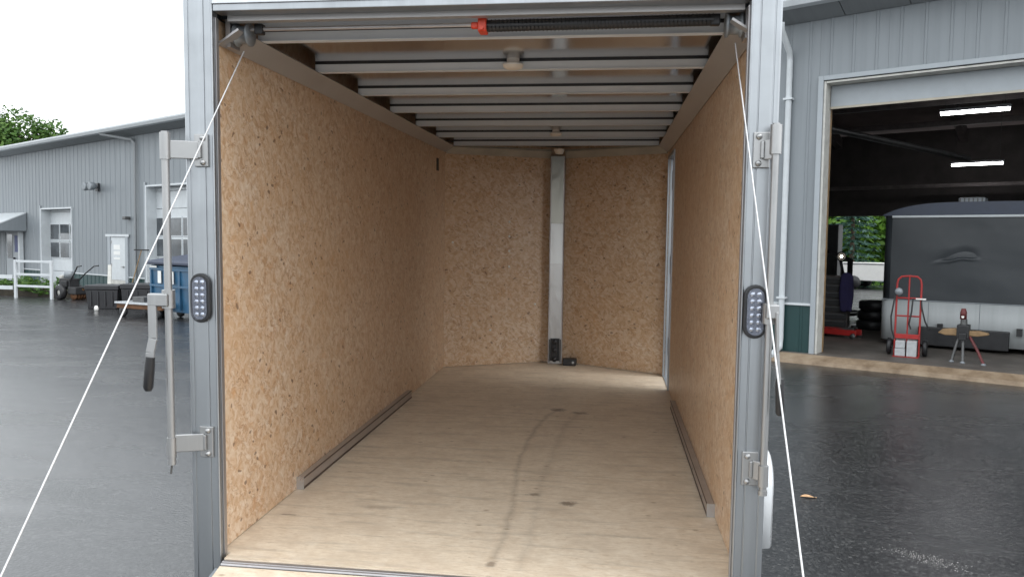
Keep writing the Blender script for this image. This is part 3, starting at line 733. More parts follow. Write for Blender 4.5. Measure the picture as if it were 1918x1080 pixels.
# chassis, wheels, fenders, tongue
P(MB().box(-.78, -.70, .07, L, .34, F-.021).box(.70, .78, .07, L, .34, F-.021).box(-.7, .7, 1.7, 1.78, .34, .42).box(-.7, .7, 2.4, 2.48, .34, .42), 'chassis', 'black_steel')
P(MB().hexa([(-.78, L, .36), (-.68, L, .36), (.04, 5.95, .36), (-.04, 5.95, .36), (-.78, L, .46), (-.68, L, .46), (.04, 5.95, .46), (-.04, 5.95, .46)]).hexa([(.68, L, .36), (.78, L, .36), (.04, 5.95, .361), (-.04, 5.95, .361), (.68, L, .46), (.78, L, .46), (.04, 5.95, .459), (-.04, 5.95, .459)]), 'tongue', 'black_steel')
P(MB().cyl((0, 5.75, -5.75*TT+.0), (0, 5.75, .9), .03, 12).box(-.09, .09, 5.66, 5.84, -5.75*TT, -5.75*TT+.015), 'tongue_jack', 'black_steel')
for s in (-1, 1):
    for y in (1.72, 2.40):
        zc = .312 - y*TT
        wv = P(MB().lathe([(.19, -.09), (.27, -.095), (.305, -.08), (.312, -.05), (.312, .05), (.305, .08), (.27, .095), (.19, .09)], (s*1.235, y, zc), 'x', 32), 'wheel', 'black_rubber')
        MB().lathe([(.0, .05*s), (.06, .06*s), (.08, .03*s), (.15, .02*s), (.185, .07*s), (.195, .085*s)], (s*1.235, y, zc), 'x', 24).build('rim', 'mill_aluminium', wv)
        MB().cyl((s*.7, y, zc), (s*1.2, y, zc), .035, 10).build('axle', 'black_steel', wv)
    arc = [(1.20, .20)] + [(1.36-.16*math.cos(a*math.pi/16), .52+.16*math.sin(a*math.pi/16)) for a in range(0, 9)] + [(2.76+.16*math.sin(a*math.pi/16), .52+.16*math.cos(a*math.pi/16)) for a in range(0, 9)] + [(2.92, .20)]
    m = MB(); n = len(arc)
    prof = [(1.087 if s > 0 else 1.102, 0), (1.33, 0), (1.365, -.012), (1.378, -.04)]
    cy, cz = 2.06, .30
    for (y, z) in arc:
        for (x, dd) in prof:
            dv = Vector((y-cy, z-cz)); dv = dv*(1 + dd/max(dv.length, .01)); m.v.append((s*x, cy+dv.x, cz+dv.y))
    k = len(prof)
    for i in range(n-1):
        for j in range(k-1):
            q = (i*k+j, (i+1)*k+j, (i+1)*k+j+1, i*k+j+1); m.f.append(q if s > 0 else q[::-1]); m.sm.append(True)
    fo = P(m, 'fender', 'trailer_skin'); so = fo.modifiers.new('thickness', 'SOLIDIFY'); so.thickness = .006

# ------------------------------------------------------------------ inside the workshop bay
SZ = .135
def bthing(name, label, cat, x, y, z=0, rz=0, group=None): return thing(name, label, cat, bl(x, y, z), BR+rz, group)
bt = bthing('parked_trailer', 'charcoal enclosed trailer with dented front, pale lower panel and navy roof inside workshop', 'trailer', 1.15, 2.2, SZ)
# body, local: x to the right, y back, z up from the slab
W2, BH, LEN = 3.0, 2.24, 4.6
def rrect(x0, x1, y0, y1, r, n=8):
    pts = []
    for cx, cy, a0 in ((x1-r, y1-r, 0), (x0+r, y1-r, 90), (x0+r, y0+r, 180), (x1-r, y0+r, 270)):
        for k in range(n+1):
            a = R(a0 + 90*k/n); pts.append((cx+r*math.cos(a), cy+r*math.sin(a)))
    return pts
t = NT('charcoal'); o_ = t.obj(); n = t.noise(o_, 2.2, 4, .55)
t.set(t.mix(n, (.026, .031, .036), (.042, .048, .054)), t.math('MULTIPLY_ADD', n, .2, .28), 0., .5); t.bump(t.noise(o_, 1.6, 2, .5), .35, .05)
# the front sheet carries a creased dent, so it is a fine grid
m = MB(); ring = rrect(0, W2, 0, LEN, .14); m.prism(ring, .8, BH-.001, 'z', True); body = m.build('body', 'charcoal', bt)
fs = MB(); gx, gz = 130, 110
for i in range(gx+1):
    for j in range(gz+1):
        x = .13 + (W2-.26)*i/gx; z = .803 + (BH-.806)*j/gz
        c = 1.50 + (.2*(x-1.0) if x < 1.25 else .05 - .12*(x-1.25)) + .006*math.sin(x*23); dz = (z-c)
        f_ = max(0, min(1, (x-.72)/.42)) * max(0, min(1, (1.5-x)/.2)); f_ = f_*f_*(3-2*f_); y = -.012
        dent = f_*(.04*max(0, 1-dz/.2)**1.6*min(1, max(0, (dz+.014)/.03)) - .012*math.exp(-((dz+.025)/.025)**2))
        y += dent + .006*math.sin(x*4.1+z*2.3)*math.sin(z*3.2)
        fs.v.append((x, y, z))
for i in range(gx):
    for j in range(gz): a = i*(gz+1)+j; fs.f.append((a, a+gz+1, a+gz+2, a+1)); fs.sm.append(True)
fs.build('front_sheet', 'charcoal', bt)
lo = MB().prism(rrect(-.004, W2+.004, -.03, LEN, .14), .09, .80, 'z', True).build('lower_panel', 'stone_guard', bt)
for x in (.75, 1.5, 2.25): box(x-.004, x+.004, -.036, -.0305, .10, .784).build('panel_seam', 'grille', lo)
box(.0, W2, -.040, -.031, .785, .80).build('panel_strip', 'grille', lo)
box(.13, W2-.13, -.045, -.02, BH-.035, BH-.0).build('top_trim', 'white_paint', bt)
box(-.02, .0-.0045, .12, LEN, BH-.035, BH).build('top_trim', 'white_paint', bt)
rf = MB(); nR = 24
prof = [(-.02, BH)] + [(-.02 + (W2+.04)*k/nR, BH + .20*(1-abs(2*k/nR-1)**4)+.02) for k in range(nR+1)] + [(W2+.02, BH)]
rf.prism(prof, .0, LEN+.02, 'y', True); rfo = rf.build('roof_cap', 'roof_navy', bt)
vt = MB().box(1.05, 1.45, .5, .9, BH+.2, BH+.32).build('roof_vent', 'grille', rfo, .02)
for k in range(6): box(1.07+k*.065, 1.09+k*.065, .485, .499, BH+.22, BH+.31).build('vent_slat', 'steel_dark', vt)
box(.62, 1.93, -.16, -.031, .05, .36).build('step_box', 'black_steel', bt, .015)
box(2.15, 2.33, -.022, -.014, 1.93, 2.05).build('emblem', 'white_plastic', bt, .01)
for x in (.25, W2-.25):
    wv = MB().lathe([(.18, -.1), (.28, -.1), (.32, -.07), (.32, .07), (.28, .1), (.18, .1)], (x, 2.6, .32), 'x', 24).build('wheel', 'black_rubber', bt)
    MB().lathe([(0, -.05), (.17, -.04), (.185, -.09)], (x, 2.6, .32), 'x', 20).build('rim', 'grille', wv)
MB().cyl((.25, 2.6, .32), (W2-.25, 2.6, .32), .04, 10).build('axle', 'black_steel', bt)
MB().box(.9, .98, -.1, LEN-.1, .3, .42).box(2.02, 2.1, -.1, LEN-.1, .3, .42).box(1.45, 1.55, .5, .6, .0, .4).build('chassis', 'black_steel', bt)

# red hand truck
ht = bthing('hand_truck', 'red two-wheeled hand truck with hoses standing before the charcoal trailer', 'hand truck', 1.83, .75, SZ, R(6))
r_ = .015
fr = MB()
for s in (-1, 1):
    fr.tube([(s*.17, .0, .0), (s*.17, .03, .6), (s*.17, .06, 1.12), (s*.155, .065, 1.19), (s*.11, .067, 1.235), (0, .068, 1.245)], r_, 8)
fr.tube([(0, .0, .02), (0, .03, .6), (0, .05, .95), (0, .067, 1.24)], .012, 8)
for z in (.12, .31, .62, .90): fr.tube([(-.17, .015+z*.045, z), (.17, .015+z*.045, z)], .013, 8)
fr.build('frame', 'red_paint', ht)
box(-.17, .17, -.012, .03, .27, .34).build('cross_plate', 'red_paint', ht, .004)
MB().box(-.18, .18, -.20, .0, .0, .012).build('toe_plate', 'red_paint', ht)
for s in (-1, 1):
    wv = MB().lathe([(.04, -.03), (.11, -.035), (.13, -.02), (.13, .02), (.11, .035), (.04, .03)], (s*.25, .10, .13), 'x', 18).build('wheel', 'black_rubber', ht)
    MB().lathe([(0, -.02), (.05, -.02), (.05, .02), (0, .02)], (s*.25, .10, .13), 'x', 12).build('rim', 'board_white', wv)
MB().cyl((-.25, .1, .13), (.25, .1, .13), .012, 8).build('axle', 'steel_dark', ht)
MB().tube([(-.17, .06, 1.02), (-.2, .0, .85), (-.235, .0, .6), (-.22, .0, .4), (-.17, .0, .26)], .012, 8).tube([(.17, .06, .92), (.19, .0, .75), (.24, .0, .55), (.3, .02, .42)], .012, 8).tube([(.06, .04, .9), (.05, .0, .7), (.02, .0, .5), (.05, .0, .42)], .012, 8).build('hose', 'black_rubber', ht)
MB().lathe([(0, -.03), (.055, -.03), (.06, 0), (.055, .03), (0, .03)], (-.14, .02, 1.0), 'y', 14).build('gauge', 'grille', ht)
box(.1, .24, .0, .03, .885, .905).build('tool_tray', 'white_plastic', ht)
bx = tag(MB().box(-.15, -.008, -.19, -.02, .0, .115).box(-.145, -.012, -.185, -.025, .12, .235).build('white_box', 'box_card', None, .008), 'small white boxes stacked on the toe plate of red hand truck', 'box')
bx.matrix_world = bmat @ Matrix.Translation((1.83, .75, SZ+.0125)) @ Matrix.Rotation(R(6), 4, 'Z')
bx = tag(MB().box(.012, .15, -.19, -.02, .0, .24).build('white_box', 'box_card', None, .008), 'single taller white box on the toe plate of red hand truck', 'box')
bx.matrix_world = bmat @ Matrix.Translation((1.83, .75, SZ+.0125)) @ Matrix.Rotation(R(6), 4, 'Z')

# tripod stand with a wooden board and clamp
ts = bthing('tripod_stand', 'steel tripod work stand with tan wooden board and clamp beside red hand truck', 'work stand', 2.60, .62, SZ)
for (fx, fy, mt) in ((-.12, -.1, 'steel_dark'), (.03, -.16, 'steel_dark'), (.30, -.2, 'dark_red')):
    lg = MB().tube([(fx*.18, fy*.2, .46), (fx*.7, fy*.7, .2), (fx, fy, .015)], .02, 8).build('leg', mt, ts)
    MB().lathe([(0, .03), (.02, .03), (.035, .012), (.035, 0), (0, 0)], (fx, fy, 0), 'z', 10).build('foot', 'grille', lg)
bd = MB()
pp = [(-.32, .42), (-.26, .48), (-.1, .50), (.05, .47), (.2, .48), (.32, .455), (.34, .43), (.2, .40), (.0, .395), (-.22, .39)]
bd.prism(pp, -.09, .06, 'y').build('board', 'tan_wood', ts, .012)
MB().box(-.07, .09, -.13, .08, .36, .56).box(-.04, .06, -.16, -.13, .33, .44).build('clamp_body', 'black_steel', ts, .015)
MB().cyl((.01, -.03, .56), (.01, -.03, .64), .045, 12).build('clamp_screw', 'steel_dark', ts)
MB().lathe([(0, .16), (.03, .155), (.045, .1), (.045, .0), (0, 0)], (.0, -.03, .64), 'z', 12).build('bottle_cap', 'dark_red', ts)
MB().lathe([(0, .0), (.018, -.004), (.02, -.012)], (.0, -.085, .68), 'y', 10).build('dial', 'white_plastic', ts)

# cluttered corner at the left of the bay
cb = bthing('tool_cabinet', 'tall dark steel tool cabinet with drawers beside workshop doorway', 'cabinet', .05, 3.4, SZ, R(8))
MB().box(-.26, .26, 0, .5, .1, 1.12).build('carcass', 'interior_dark', cb, .01)
for k in range(7): 
    d_ = box(-.24, .24, -.02, -.001, .13+k*.14, .25+k*.14).build('drawer', 'black_steel', cb, .006)
    box(-.2, .2, -.035, -.0205, .225+k*.14, .238+k*.14).build('handle', 'steel_dark', d_)
for x in (-.2, .2):
    for y in (.06, .44): MB().cyl((x, y, 0), (x, y, .1), .04, 10).build('caster', 'black_rubber', cb)
jb = MB().prism([(-.05, 1.02), (.05, 1.02), (.12, .96), (.14, .6), (.11, .25), (.04, .28), (-.02, .24), (-.1, .28), (-.13, .62), (-.11, .95)], -.04, .04, 'y').build('work_jacket', 'purple_cloth', None, .04, 3)
jb.matrix_world = bmat @ Matrix.Translation((.30, 3.3, SZ+.18)); tag(jb, 'dark purple jacket hanging on the tool cabinet in workshop', 'jacket')
fj = bthing('floor_jack', 'low red trolley jack on the slab before the tool cabinet', 'floor jack', .32, 2.75, SZ, R(-8))
for s in (-1, 1): box(-.34, .38, s*.13-.012, s*.13+.012, .05, .16).build('side_plate', 'red_paint', fj, .01)
MB().box(-.3, .0, -.1, .1, .06, .15).build('pump_body', 'red_paint', fj, .02)
MB().hexa([(-.05, -.05, .1), (.3, -.05, .14), (.3, .05, .14), (-.05, .05, .1), (-.05, -.05, .15), (.3, -.05, .2), (.3, .05, .2), (-.05, .05, .15)]).build('lift_arm', 'steel_dark', fj)
MB().lathe([(0, .04), (.06, .04), (.06, 0), (0, 0)], (.29, 0, .2), 'z', 14).build('saddle', 'black_steel', fj)
for x in (-.3, .33):
    for s in (-1, 1): MB().lathe([(0, -.02), (.05, -.02), (.05, .02), (0, .02)], (x, s*.165, .05), 'y', 12).build('wheel', 'steel_dark', fj)
MB().tube([(-.3, 0, .13), (-.62, 0, .75)], .016, 8).build('handle', 'black_steel', fj)
for k in range(3):
    o = MB().lathe([(.2, -.09), (.28, -.1), (.33, -.07), (.33, .07), (.28, .1), (.2, .09), (.2, -.09)], (0, 0, .1), 'z', 24).build('tyre', 'black_rubber')
    o.matrix_world = bmat @ Matrix.Translation((.52+.02*k, 4.7, SZ + k*.2))
    tag(o, ['bottom black tyre of the stack by the charcoal trailer', 'middle black tyre of the stack by the charcoal trailer', 'top black tyre of the stack by the charcoal trailer'][k], 'tyre', 'stacked tyres in the workshop')
gc = bthing('gas_cylinder', 'dark steel gas cylinder standing inside the workshop door jamb', 'gas cylinder', -.5, 3.6, SZ)
MB().lathe([(0, 0), (.12, 0), (.12, 1.15), (.09, 1.27), (.04, 1.32), (.04, 1.36), (0, 1.36)], (0, 0, 0), 'z', 20).build('bottle', 'rust', gc)
MB().cyl((0, 0, 1.36), (0, 0, 1.44), .025, 10).tube([(-.06, 0, 1.43), (.06, 0, 1.43)], .012, 8).build('valve', 'orange_paint', gc)
wlp = bthing('work_lamp', 'small lit work lamp on a dark pole in the workshop', 'lamp', -.05, 4.3, SZ)
MB().cyl((0, 0, .015), (0, 0, 1.5), .018, 8).lathe([(0, .015), (.16, .012), (.17, 0), (0, 0)], (0, 0, 0), 'z', 16).build('pole', 'black_steel', wlp)
MB().lathe([(.02, .12), (.07, .08), (.1, .0), (.085, .0), (.05, .06)], (0, -.06, 1.5), 'y', 14).build('shade', 'black_steel', wlp)
MB().lathe([(0, -.03), (.025, -.02), (.03, 0), (.02, .03)], (0, -.03, 1.5), 'y', 10).build('bulb', 'work_lamp', wlp)
en = bthing('engine_hoist', 'black engine hoist arm standing by the open rear doorway', 'hoist', -.9, 8.6, SZ, R(-15))
MB().box(-.05, .05, -.05, .05, 0, 1.35).box(-.5, .5, -.04, .04, 0, .1).box(-.5, -.42, -.9, .0, .0, .08).box(.42, .5, -.9, .0, 0, .08).build('frame', 'black_steel', en)
MB().hexa([(-.04, -1.1, 1.55), (.04, -1.1, 1.55), (.04, .06, 1.3), (-.04, .06, 1.3), (-.04, -1.1, 1.63), (.04, -1.1, 1.63), (.04, .06, 1.4), (-.04, .06, 1.4)]).build('boom', 'black_steel', en)
MB().cyl((0, -.06, .5), (0, -.5, 1.4), .035, 10).build('ram', 'steel_dark', en)
lk = bthing('storage_locker', 'tall dark grey steel locker against the rear doorway of workshop', 'locker', -2.45, 10.8, SZ)
MB().box(0, .68, 0, .5, .06, 2.36).build('carcass', 'locker_grey', lk, .01)
for x in (.015, .35): 
    d_ = box(x, x+.315, -.02, -.001, .08, 2.33).build('door', 'locker_grey', lk, .006)
    box(x+.26, x+.28, -.04, -.0205, 1.0, 1.2).build('handle', 'steel_dark', d_)
for x in (.03, .61): box(x, x+.04, .03, .47, 0, .0595).build('foot', 'black_steel', lk)
# strip lamps
def strip(x, y, z, label):
    s_ = bthing('strip_light', label, 'ceiling light', x, y, z, 0, 'lit strip lights in the workshop')
    MB().box(-.6, .6, -.06, .06, .03, .09).build('housing', 'white_paint', s_, .008)
    MB().tube([(-.58, 0, 0), (.58, 0, 0)], .032, 10).build('lamp_tube', 'tube_light', s_)
    for q in (-.5, .5): MB().cyl((q, 0, .09), (q, 0, 5.75-z), .006, 6).build('hanger', 'steel_dark', s_)
strip(2.12, 5.0, 4.50, 'lit strip light hanging closest behind the raised workshop door')
strip(1.56, 11.0, 4.06, 'lit strip light hanging deep in the workshop over the charcoal trailer')
# beyond the rear doorway
wt = bthing('white_trailer', 'white box trailer parked beyond the open rear doorway of workshop', 'trailer', -6.2, 25.0, 0)
MB().box(0, 3.2, 0, 2.2, .38, 1.19).build('body', 'white_plastic', wt, .03)
box(.0, 3.2, -.015, -.002, 1.12, 1.18).build('top_trim', 'mill_aluminium', wt)
MB().lathe([(0, -.1), (.3, -.1), (.3, .1), (0, .1)], (1.6, .0, .3), 'y', 20).build('wheel', 'black_rubber', wt)
MB().lathe([(0, -.1), (.3, -.1), (.3, .1), (0, .1)], (1.6, 2.2, .3), 'y', 20).build('wheel', 'black_rubber', wt)
MB().box(.2, .3, .3, .4, 0, .4).box(2.9, 3.0, 1.8, 1.9, 0, .4).build('stand', 'black_steel', wt)

# ------------------------------------------------------------------ trees
def crown_mesh(name, clumps, n, leaf, mat, parent, flat=0.):
    m = MB(); rnd = random
    tot = sum(r**2 for *_, r in clumps)
    for (cx, cy, cz, r) in clumps:
        for _ in range(int(n*r**2/tot)):
            d = Vector((rnd.gauss(0, 1), rnd.gauss(0, 1), rnd.gauss(0, 1))).normalized()
            rr_ = r*(.55 + .5*rnd.random()**.6) * (1 + .18*math.sin(d.x*5+cx)*math.cos(d.z*4+cy))
            c = Vector((cx, cy, cz)) + d*rr_
            a = Vector((rnd.gauss(0, 1), rnd.gauss(0, 1), rnd.gauss(0, 1)*.6)).normalized(); b = a.cross(d+Vector((.1, .2, .3))).normalized()
            s_ = leaf*(.6+.8*rnd.random()); a *= s_; b *= s_*.55
            m.add([c-a, c+b*.9, c+a, c-b*.9], [(0, 1, 2, 3)])
    return m.build(name, mat, parent)
def leafy(loc, h, r, label, mat='leaf_green', n=9000, leaf=.16):
    t_ = thing('tree', label, 'tree', loc)
    tk = MB().tube([(0, 0, 0), (.05, .02, h*.25), (-.04, .05, h*.5), (.02, 0, h*.8)], [h*.026, h*.021, h*.015, h*.004], 10)
    for k in range(7):
        a = k*2.4; z = h*(.32+.06*k); e = (math.cos(a)*r*.7, math.sin(a)*r*.7, z+r*.5)
        tk.tube([(0, .02, z), (e[0]*.5, e[1]*.5, z+r*.32), e], [h*.009, h*.006, h*.002], 6)
    tk.build('trunk', 'trunk_bark', t_)
    cl = [(0, 0, h-r*.75, r*.62)]
    for k in range(15):
        a = random.random()*6.28; q = r*(.35+.5*random.random()); cl.append((math.cos(a)*q, math.sin(a)*q, h - r*(.55+1.3*random.random()), r*(.3+.22*random.random())))
    crown_mesh('crown', cl, n, leaf, mat, t_); return t_
d0 = Vector((.5121, -2.8461, 0))
leafy((-37.2, 42.6, 0), 10.4, 3.2, 'rounded green leafy tree rising behind the long metal building roof', 'leaf_green', 14000, .15)
leafy(tuple(bl(-8.2, 32, 0)), 6.2, 3.4, 'bright green leafy tree beyond the rear doorway, behind the spruce', 'leaf_bright', 14000, .2)
leafy(tuple(bl(-4.6, 35, 0)), 6.4, 3.6, 'bright green leafy tree beyond the rear doorway, behind the white trailer', 'leaf_bright', 14000, .2)
leafy(tuple(bl(-12.2, 34, 0)), 6.4, 3.6, 'bright green leafy tree beyond the rear doorway, close to the door jamb', 'leaf_bright', 14000, .2)
sp_ = thing('spruce_tree', 'blue-green spruce tree seen through the open rear doorway', 'tree', bl(-5.3, 27.5, 0))
MB().tube([(0, 0, 0), (0, 0, 6.8)], [.14, .02], 8).build('trunk', 'trunk_bark', sp_)
m = MB()
for k in range(22):
    z = .25 + k*.29; rad = 1.75*(1-z/6.9)+.1
    for q in range(13):
        a = q*6.283/13 + k*.7 + random.random()*.3; L_ = rad*(.8+.35*random.random())
        for e in range(14):
            f_ = (e+.6)/14; c = Vector((math.cos(a)*L_*f_, math.sin(a)*L_*f_, z - .28*f_*L_ + .1*f_*f_*L_ + random.gauss(0, .03)))
            dx = Vector((math.cos(a+random.gauss(0, .7)), math.sin(a+random.gauss(0, .7)), random.gauss(-.2, .3))).normalized()*.14; b = dx.cross(Vector((random.gauss(0, .5), random.gauss(0, .5), 1))).normalized()*.045
            m.add([c-dx, c+b, c+dx, c-b], [(0, 1, 2, 3)])
m.build('crown', 'leaf_spruce', sp_)

# ------------------------------------------------------------------ yard things on the left
def gbox(x0, x1, y0, y1, z0, z1): return box(x0, x1, y0, y1, z0, z1)
# white railing
rl = thing('railing', 'white pipe railing with three bars beside the entrance canopy', 'railing', (-16.749, 17.695, 0), math.atan2(17.473-17.695, 1.319))
Lr = 1.34
for x in (0, Lr): MB().box(x-.04, x+.04, -.03, .03, 0, 1.12).build('post', 'white_paint', rl, .006)
for z, x0, x1 in ((1.08, .04, Lr-.04), (.70, .04, Lr-.04), (.36, .04, Lr-.04)): MB().box(x0, x1, -.02, .02, z-.03, z+.035).build('rail', 'white_paint', rl, .006)
lf = thing('fence', 'low white board fence running left from the white railing', 'fence', (-19.6, 17.75, 0), R(-1))
for z in (.62, .3): box(0, 2.75, -.015, .015, z-.05, z+.06).build('board', 'white_paint', lf)
for x in (.1, 1.4): box(x-.05, x+.05, .016, .08, 0, .75).build('post', 'white_paint', lf)
# planting strip behind the railing
def shrub(x, y, h, r, label, n=700):
    s_ = thing('shrub', label, 'shrub', (x, y, 0), 0, 'low shrubs along the building')
    cl = [(random.uniform(-r, r), random.uniform(-r, r)*.5, h*random.uniform(.3, .7), h*random.uniform(.3, .45)) for _ in range(6)]
    crown_mesh('foliage', cl, n, .06, 'leaf_green', s_)
    MB().tube([(0, 0, 0), (.05, 0, h*.6)], .02, 6).build('stem', 'trunk_bark', s_)
shrub(-18.2, 18.9, .55, .7, 'low dark green shrub behind the low white fence')
shrub(-16.6, 18.6, .6, .6, 'low dark green shrub behind the white pipe railing')
pb = thing('planter_box', 'dark soil filled planter along the wall behind white railing', 'planter', (-20, 18.55, 0), R(-2))
MB().box(0, 5.2, -.03, .03, 0, .2).box(0, 5.2, 1.17, 1.23, 0, .2).build('edging', 'soil', pb); box(0, 5.2, .031, 1.169, 0, .17).build('soil_bed', 'soil', pb)
# walk-behind tiller with an engine
tlr = thing('garden_tiller', 'black walk-behind garden tiller with engine and handlebars beside white railing', 'tiller', (-15.0, 17.75, 0), R(-20)); tlr.scale = (1.05, 1.05, 1.05)
for s in (-1, 1):
    wv = MB().lathe([(.08, -.07), (.17, -.08), (.2, -.05), (.2, .05), (.17, .08), (.08, .07)], (-.12, s*.25, .2), 'y', 18).build('wheel', 'black_rubber', tlr)
    MB().lathe([(0, -.04), (.09, -.04), (.09, .04), (0, .04)], (-.12, s*.25, .2), 'y', 12).build('rim', 'board_white', wv)
    MB().tube([(.0, s*.1, .42), (.35, s*.16, .72), (.62, s*.24, .93), (.8, s*.25, .95)], .017, 8).build('handlebar', 'black_steel', tlr)
MB().cyl((-.12, -.25, .2), (-.12, .25, .2), .02, 8).build('axle', 'steel_dark', tlr)
MB().box(-.34, .12, -.15, .15, .28, .58).box(-.2, .06, -.2, -.15, .34, .52).build('engine', 'black_steel', tlr, .02)
MB().lathe([(0, .2), (.11, .19), (.13, .12), (.13, 0), (0, 0)], (-.12, 0, .58), 'z', 16).build('starter_cover', 'grille', tlr)
MB().box(-.42, -.32, -.1, .08, .42, .66).build('fuel_tank', 'board_white', tlr, .03)
MB().box(.0, .5, -.03, .03, .26, .32).build('drag_bar', 'orange_paint', tlr)
MB().box(.14, .5, -.22, .22, .16, .36).build('tine_hood', 'black_steel', tlr, .02)
for k in range(5): MB().lathe([(.02, -.008), (.15, -.008), (.15, .008), (.02, .008)], (.32, -.16+k*.08, .15), 'y', 9).build('tine', 'rust', tlr)
ln = tag(MB().hexa([(-.06, 0, 0), (.06, 0, 0), (.06, .03, 0), (-.06, .03, 0), (-.36, .5, 1.0), (-.26, .5, 1.0), (-.26, .53, 1.0), (-.36, .53, 1.0)]).build('plank', 'board_white'), 'pale plank leaning behind the garden tiller', 'plank'); ln.location = (-13.95, 17.9, 0)
cs = tag(box(-.45, .45, -.16, .16, 0, .16).build('kerb_stone', 'concrete', None, .015), 'pale concrete block lying on the asphalt beside the leaning plank', 'block'); cs.location = (-13.6, 17.35, 0); cs.rotation_euler = (0, 0, R(-8))
rk = thing('garden_rake', 'upright dark garden rake leaning by the wall behind black boxes', 'rake', (-14.2, 19.2, 0))
MB().tube([(0, 0, 0), (.1, .55, 1.45)], .016, 8).build('shaft', 'tan_wood', rk)
MB().box(-.15, .35, .53, .56, 1.42, 1.46).build('head', 'black_steel', rk)
# black bins / boxes
def crate(x0, x1, yy, dep, h, rz, label):
    b_ = thing('storage_box', label, 'box', (x0[0], x0[1], 0), rz, 'black storage boxes on the asphalt')
    w_ = x1
    o_ = MB().hexa([(.04, .02, 0), (w_-.04, .02, 0), (w_-.04, dep-.02, 0), (.04, dep-.02, 0), (0, 0, h*.8), (w_, 0, h*.8), (w_, dep, h*.8), (0, dep, h*.8)]).build('tub', 'black_plastic', b_, .015)
    MB().box(-.02, w_+.02, -.02, dep+.02, h*.8+.001, h).build('lid', 'black_plastic', b_, .02)
    for k in range(4): box(w_*(.15+.22*k), w_*(.15+.22*k)+.03, -.018, .012, h*.12, h*.74).build('rib', 'black_plastic', b_)
crate((-12.6, 15.05), .80, 0, .7, .60, R(10), 'black plastic storage box with lid, at the tiller end of the pair')
crate((-11.74, 15.2), 1.05, 0, .7, .64, R(12), 'black plastic storage box with lid, at the dumpster end of the pair')
cn_ = tag(MB().lathe([(0, 0), (.045, 0), (.05, .06), (.035, .12), (0, .13)], (0, 0, 0), 'z', 12).build('small_jug', 'white_plastic'), 'small white jug on the asphalt before black storage box', 'jug'); cn_.location = (-12.0, 14.62, 0)
# flat cart with steel deck
fc = thing('flat_cart', 'low steel deck cart with rusty frame before the blue dumpster', 'cart', (-10.75, 13.5, 0), R(-18))
MB().box(0, 1.5, 0, .8, .30, .345).build('deck', 'mill_aluminium', fc, .006)
MB().box(.03, 1.47, .04, .1, .2, .299).box(.03, 1.47, .7, .76, .2, .299).box(.1, .18, .1, .7, .2, .298).box(1.3, 1.38, .1, .7, .2, .298).build('frame', 'rust', fc)
for x in (.2, 1.3):
    for y in (.08, .72):
        wv = MB().lathe([(.03, -.03), (.1, -.035), (.12, -.02), (.12, .02), (.1, .035), (.03, .03)], (x, y, .12), 'y', 14).build('wheel', 'black_rubber', fc)
        box(x-.03, x+.03, y-.02, y+.02, .12, .2).build('fork', 'rust', wv)
MB().tube([(1.45, .12, .345), (1.47, .12, .62), (1.47, .68, .62), (1.45, .68, .345)], .02, 8).build('push_bar', 'black_steel', fc)
bb = tag(MB().box(.25, .62, .2, .5, 0, .11).build('metal_tray', 'steel_dark', None, .01), 'dark metal tray on the deck of the flat cart', 'tray'); bb.matrix_world = fc.matrix_basis @ Matrix.Translation((.1, 0, .3455))
# blue dumpster
dp = thing('dumpster', 'blue steel dumpster with dark lid and white stickers on the front', 'dumpster', (-10.08, 13.95, 0), R(-31))
DW, DD = 1.95, 1.35
MB().hexa([(.04, 0, .14), (DW-.04, 0, .14), (DW-.04, DD, .14), (.04, DD, .14), (0, -.05, 1.18), (DW, -.05, 1.18), (DW, DD, 1.36), (0, DD, 1.36)]).build('tub', 'blue_paint', dp, .01)
for z in (.72, 1.1): MB().box(-.01, DW+.01, -.075, -.03, z-.025, z+.025).build('band', 'blue_paint', dp, .004)
for x in (.01, .62, 1.28, 1.88): MB().box(x, x+.06, -.07, -.018, .2, 1.07).build('stiffener', 'blue_paint', dp, .004)
MB().hexa([(-.06, -.14, 1.20), (DW+.06, -.14, 1.20), (DW+.06, DD+.03, 1.38), (-.06, DD+.03, 1.38), (-.06, -.14, 1.28), (DW+.06, -.14, 1.28), (DW+.06, DD+.03, 1.50), (-.06, DD+.03, 1.50)]).build('lid', 'navy_lid', dp, .025)
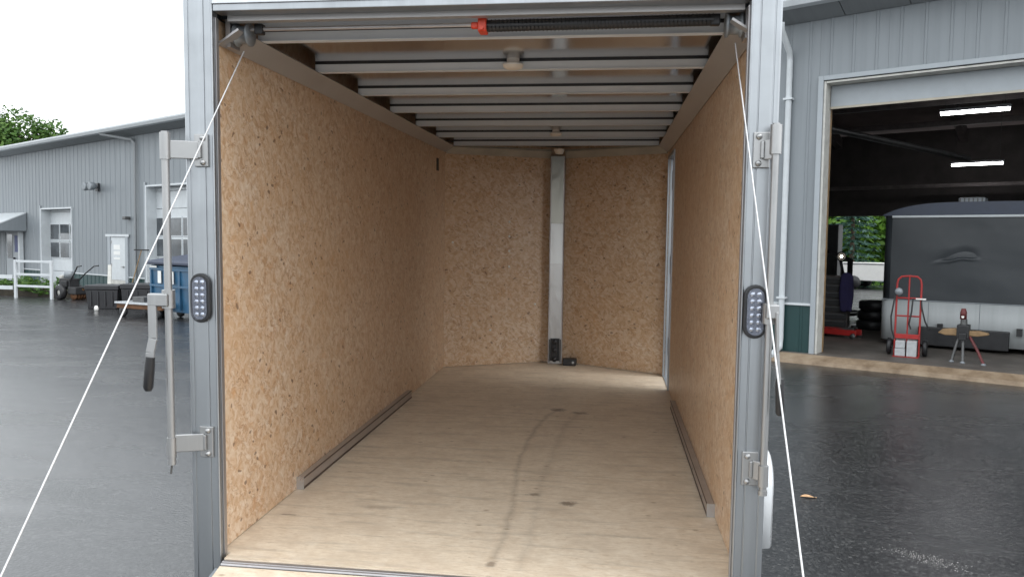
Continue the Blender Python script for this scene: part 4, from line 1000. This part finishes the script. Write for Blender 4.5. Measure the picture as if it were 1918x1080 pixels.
for x in (.4, .95): box(x, x+.15, -.085, -.078, .78, 1.06).build('sticker', 'paper', dp)
MB().box(.02, .34, -.079, -.076, 1.13, 1.17).build('sticker', 'paper', dp)
for x in (-.11, DW+.0): MB().box(x, x+.11, .25, .95, .7, .86).build('fork_pocket', 'blue_paint', dp)
for x in (.15, DW-.15):
    for y in (.15, DD-.15): MB().lathe([(0, -.03), (.07, -.03), (.07, .03), (0, .03)], (x, y, .07), 'x', 14).build('caster', 'black_rubber', dp)

# ------------------------------------------------------------------ small things on the asphalt
lm = MB(); n = 12
top_, bot_ = [], []
for k in range(n+1):
    f_ = k/n; wdt = .02*math.sin(math.pi*f_)**.7; x = -.055+.11*f_; z = .006+.004*math.sin(f_*3)
    top_.append((x, wdt, z+.006*math.sin(f_*5))); bot_.append((x, -wdt, z))
for k in range(n):
    lm.add([bot_[k], bot_[k+1], ((bot_[k+1][0]), 0, bot_[k+1][2]-.004), (bot_[k][0], 0, bot_[k][2]-.004)], [(0, 1, 2, 3)])
    lm.add([(bot_[k][0], 0, bot_[k][2]-.004), (bot_[k+1][0], 0, bot_[k+1][2]-.004), top_[k+1], top_[k]], [(0, 1, 2, 3)])
lo_ = lm.build('fallen_leaf', 'brown_leaf'); lo_.location = (1.966, 2.81, 0); lo_.rotation_euler = (0, 0, R(-4))
so = lo_.modifiers.new('thickness', 'SOLIDIFY'); so.thickness = .0012
tag(lo_, 'single tan fallen leaf lying on the wet asphalt', 'leaf')
gr = MB()  # scatter of tiny pale points in a slanting patch
for k in range(520):
    a = random.gauss(0, 1); x = 2.37 + a*.10; y = 1.77 - a*.06 + random.gauss(0, .05); s_ = .0007+.0018*random.random()**2
    gr.add([(x-s_, y-s_, 0), (x+s_, y-s_*.6, 0), (x+s_*.7, y+s_, 0), (x-s_*.8, y+s_*.8, 0), (x, y, s_*1.3)], [(0, 1, 4), (1, 2, 4), (2, 3, 4), (3, 0, 4)])
go = gr.build('speckle', 'speckle'); go['kind'] = 'stuff'; tag(go, 'patch of small pale specks on the wet asphalt', 'speckle')
